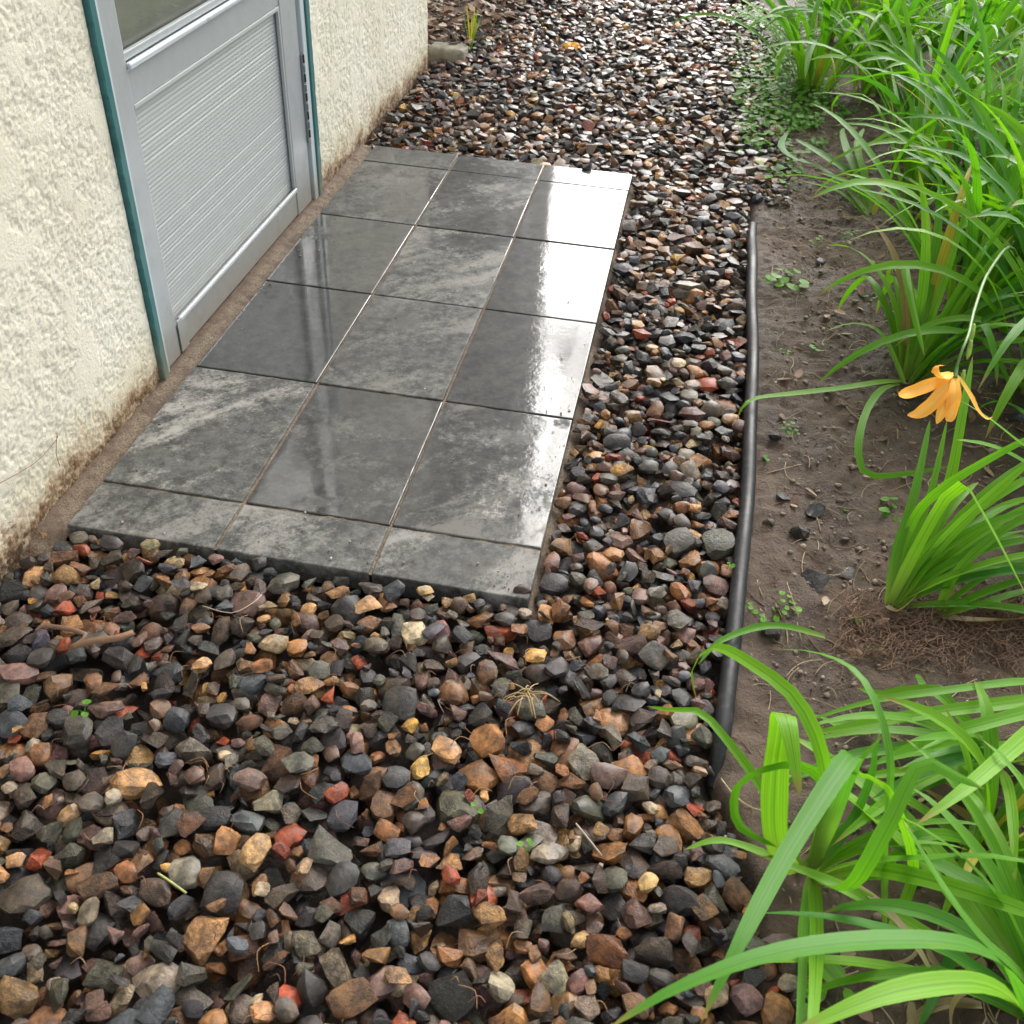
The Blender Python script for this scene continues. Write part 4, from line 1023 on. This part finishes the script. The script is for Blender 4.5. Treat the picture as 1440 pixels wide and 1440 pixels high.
it = [([P(0, 590, .2) if False else Vector((WX + .006, -.09 + .0, .15)), Vector((WX + .007, .03, .115)), Vector((WX + .007, .10, .113)), Vector((WX + .007, .118, .118))], .0009, (.22, .12, .10)), ([Vector((WX + .007, .118, .125)), Vector((WX + .006, .10, .09)), Vector((WX + .007, .098, .06))], .0008, (.24, .14, .08))]
strands('vine_stem', it, 'thin dead vine stem clinging to the stucco at left', 'vine', None)
# crumbs of soil
Vs, Fs, Cs, off = [], [], [], 0; v1, f1 = ICO[1]
for i in range(7000):
    x, y = rng.uniform(1.28, 2.0), rng.uniform(-.85, 2.8)
    if x < edge_x(y) + .02: continue
    s = float(np.clip(rng.lognormal(math.log(.0021), .6), .0008, .007)); sc = rng.uniform(.6, 1.2, 3)
    V = v1 * (1 + rng.normal(size=(len(v1), 1)) * .22) * s * sc * np.array([1.2, 1.2, .6]) + np.array([x, y, float(soil_z(x, y)) + s * .3 + .001])
    Vs.append(V); Fs.append(f1 + off); off += len(V); q = rng.random(); c = (.17, .125, .092) if q < .6 else (.21, .155, .115) if q < .93 else (.26, .21, .15)
    Cs.append(np.tile([*(np.array(c) * rng.uniform(.6, 1.3)), 1], (len(V), 1)))
o = bulk('soil_crumbs', np.concatenate(Vs), np.concatenate(Fs), MT['dry'], None, (0, 0, 0), False, [('tint', 'FLOAT_COLOR', np.concatenate(Cs))])
tag(o, 'small crumbs of earth and grit on the bare soil', 'soil crumbs', None, 'stuff')
# grit washed on to the pavers
Vs, Fs, Cs, off = [], [], [], 0
for i in range(420):
    x = rng.uniform(.01, PW - .01); y = rng.uniform(.01, PD - .01)
    if rng.random() < .7:
        q = rng.integers(3)
        if q == 0: y = abs(rng.normal()) * .05 + .006
        elif q == 1: x = PW - abs(rng.normal()) * .035 - .006
        else: x = abs(rng.normal()) * .03 + .006
    if y > PD - .01 or x < .004: continue
    s = float(np.clip(rng.lognormal(math.log(.0011), .45), .0005, .0038))
    V = v1 * (1 + rng.normal(size=(len(v1), 1)) * .2) * s * rng.uniform(.6, 1.2, 3) * np.array([1.2, 1.2, .7]) + np.array([x, y, .0008 + s * .4])
    Vs.append(V); Fs.append(f1 + off); off += len(V); q = rng.random(); c = (.30, .23, .15) if q < .5 else (.09, .07, .055) if q < .85 else (.40, .36, .30)
    Cs.append(np.tile([*c, 1], (len(V), 1)))
o = bulk('paving_grit', np.concatenate(Vs), np.concatenate(Fs), MT['dry'], None, (0, 0, 0), False, [('tint', 'FLOAT_COLOR', np.concatenate(Cs))])
tag(o, 'grains of sand and grit scattered over the wet pavers', 'grit', None, 'stuff')
# dead leaves: heaped round the far house corner, a few elsewhere
Vs, Fs, Cs, off = [], [], [], 0
def dead(p, s, c):
    global off
    a = r.uniform(0, 6.28); M3 = Matrix.Rotation(a, 3, 'Z') @ Matrix.Rotation(r.uniform(-.6, .6), 3, 'X') @ Matrix.Rotation(r.uniform(-.5, .5), 3, 'Y'); cu = r.uniform(-.6, .8)
    out = [(-1, 0), (-.5, .42), (.2, .5), (.7, .3), (1, 0), (.7, -.28), (.2, -.5), (-.5, -.38)]
    V = [Vector(p)] + [Vector(p) + M3 @ Vector((x * s, y * s, cu * s * (abs(y) * .8 + x * x * .25))) for x, y in out]
    Vs.append(np.array([v[:] for v in V])); Fs.extend([(off, off + 1 + k, off + 1 + (k + 1) % 8) for k in range(8)]); off += 9; Cs.append(np.tile([*c, 1], (9, 1)))
TAN = [(.20, .115, .065), (.14, .08, .05), (.27, .17, .10), (.10, .06, .04), (.33, .24, .15)]
for i in range(2600):
    x, y = r.uniform(-.6, .32), r.uniform(3.15, 4.9)
    if x > .0 + (y - 3.3) * .17 + r.gauss(0, .05): continue
    dead((x, y, .0 + r.uniform(0, .05) + .03 * max(0, 1 - abs(x + .3))), r.uniform(.012, .034), r.choice(TAN))
o = bulk('leaf_litter', np.concatenate(Vs), np.array(Fs), MT['dry'], None, (0, 0, 0), False, [('tint', 'FLOAT_COLOR', np.concatenate(Cs))])
tag(o, 'heap of brown dead leaves round the far house corner', 'leaf litter', None, 'stuff')
Vs, Fs, Cs, off = [], [], [], 0
for i in range(300):
    x, y = r.uniform(1.36, 2.3), r.uniform(-.7, 3.4); q = soilp(x, y, .008)
    dead(q, r.uniform(.005, .020), r.choice(TAN))
o = bulk('dead_leaves', np.concatenate(Vs), np.array(Fs), MT['dry'], None, (0, 0, 0), False, [('tint', 'FLOAT_COLOR', np.concatenate(Cs))])
tag(o, 'curled dead leaf scraps strewn under the daylilies', 'dead leaves', None, 'stuff')
it = []
for i in range(46):
    p = P(650 + r.gauss(0, 26), 44 + r.gauss(0, 16), .0); a = r.uniform(0, 6.28); L = r.uniform(.05, .2)
    it.append(([p, p + Vector((math.cos(a) * L * .4, math.sin(a) * L * .4, L * .5)), p + Vector((math.cos(a) * L, math.sin(a) * L, L * r.uniform(.2, .8)))], r.uniform(.0008, .002), r.choice([(.20, .13, .07), (.30, .22, .12), (.14, .12, .06)])))
strands('dry_plant', it, 'clump of dry brown stems behind the block at the house corner', 'dead plant', None)
# thin seedling by the block
t = empty('seedling_plant', P(662, 72, -.01)); tag(t, 'thin upright seedling behind the concrete block', 'seedling')
for i in range(9):
    a = r.uniform(0, 6.28); p = Vector(t.location)
    pts = [p, p + Vector((math.cos(a) * .02, math.sin(a) * .02, .07)), p + Vector((math.cos(a) * .05, math.sin(a) * .04, r.uniform(.12, .2)))]
    leaf(t, pts, .006, MT['yellow'] if i % 2 else MT['weed'], n=7)

# ------------------------------------------------------------------ what the wet pavers mirror: a neighbouring house and a tree
nh = empty('neighbour_house', (-3, 7, -.12)); tag(nh, 'dull grey neighbouring house mirrored in the wet pavers', 'house')
FP = [(.024, 7.0), (-1.3, 12.8), (-8, 11.6), (-7, 7.0)]
mk('wall', [(x, y, z) for z in (-.12, 7.6) for x, y in FP], [(0, 1, 5, 4), (1, 2, 6, 5), (2, 3, 7, 6), (3, 0, 4, 7)], MT['nwall'], nh, (0, 0, 0))
mk('roof', [(-7.3, 6.6, 7.6), (.05, 6.6, 7.6), (-1.2, 13.1, 7.6), (-8.2, 12, 7.6), (-7.6, 9.5, 9.2), (-.6, 9.8, 9.2)], [(0, 1, 5, 4), (1, 2, 5), (2, 3, 4, 5), (3, 0, 4), (0, 3, 2, 1)], MT['roof'], nh)
for (x0, x1, z0, z1) in ((-1.02, -.60, 2.0, 2.7), (-2.4, -1.5, 2.0, 3.3), (-.95, -.35, 4.0, 5.3), (-2.4, -1.5, 4.6, 5.9), (-1.1, -.5, .4, 1.5)):
    w = boxes('window', [((x0 - .05, x1 + .05), (6.965, 6.995), (z0 - .05, z1 + .05))], MT['nwall'], nh, (x0, 6.98, z0))
    boxes('pane', [((x0, x1), (6.94, 6.963), (z0, z1))], MT['nwin'], w, (x0, 6.95, z0))
boxes('downspout', [((-.20, -.13), (6.90, 6.97), (1.0, 7.4))], MT['white'], nh, (-.16, 6.95, 3), .01)
boxes('corner_board', [((-.42, -.37), (6.96, 6.995), (.2, 7.4))], MT['white'], nh, (-.4, 6.98, 3))
def tree(base, hgt, centre, rad, n, seed):
    r = random.Random(seed); t = empty('tree', base); tag(t, 'leafy tree overhead mirrored in the wet pavers at right', 'tree')
    b = Vector(base); c = Vector(centre)
    V, F = tube([b, b.lerp(c, .4) + Vector((.3, .2, .1)), c + Vector((.2, 0, .3)), c + Vector((-.2, 0, rad * .7))], [.16, .12, .07, .02], 9, 5); tr = mk('trunk', V, F, MT['bark'], t, (0, 0, 0), True)
    tips = []
    for i in range(16):
        d = Vector((r.gauss(0, 1), r.gauss(0, 1), r.gauss(0, .55))).normalized(); e = c + Vector((d.x * rad, d.y * rad, d.z * rad * .62)) * r.uniform(.7, 1.0); s = c + Vector((0, 0, r.uniform(-.3, .4)))
        V, F = tube([s, s.lerp(e, .5) + Vector((0, 0, .12)), e], [.04, .025, .008], 5, 3); mk('limb', V, F, MT['bark'], t, (0, 0, 0), True)
        tips += [s.lerp(e, k) for k in (.5, .7, .85, 1.0)]
    Vs, Fs, UV = [], [], []
    for i in range(n):
        q = r.choice(tips) + Vector((r.gauss(0, .17), r.gauss(0, .17), r.gauss(0, .14))); s = r.uniform(.05, .09)
        a = Vector((r.gauss(0, 1), r.gauss(0, 1), r.gauss(0, .6))).normalized(); w = a.cross(Vector((r.gauss(0, 1), r.gauss(0, 1), r.gauss(0, 1)))).normalized()
        o = len(Vs); Vs += [q, q + a * s * .5 + w * s * .3, q + a * s, q + a * s * .5 - w * s * .3]; Fs.append((o, o + 1, o + 2, o + 3)); UV += [(0, .5, 0)] * 4
    bulk('crown', np.array([v[:] for v in Vs]), np.array(Fs), MT['crown'], t, (0, 0, 0), False, [('luv', 'FLOAT_VECTOR', np.array(UV))])
tree((2.6, 6.9, -.12), 4, (1.30, 5.2, 3.0), 1.15, 4000, 3)
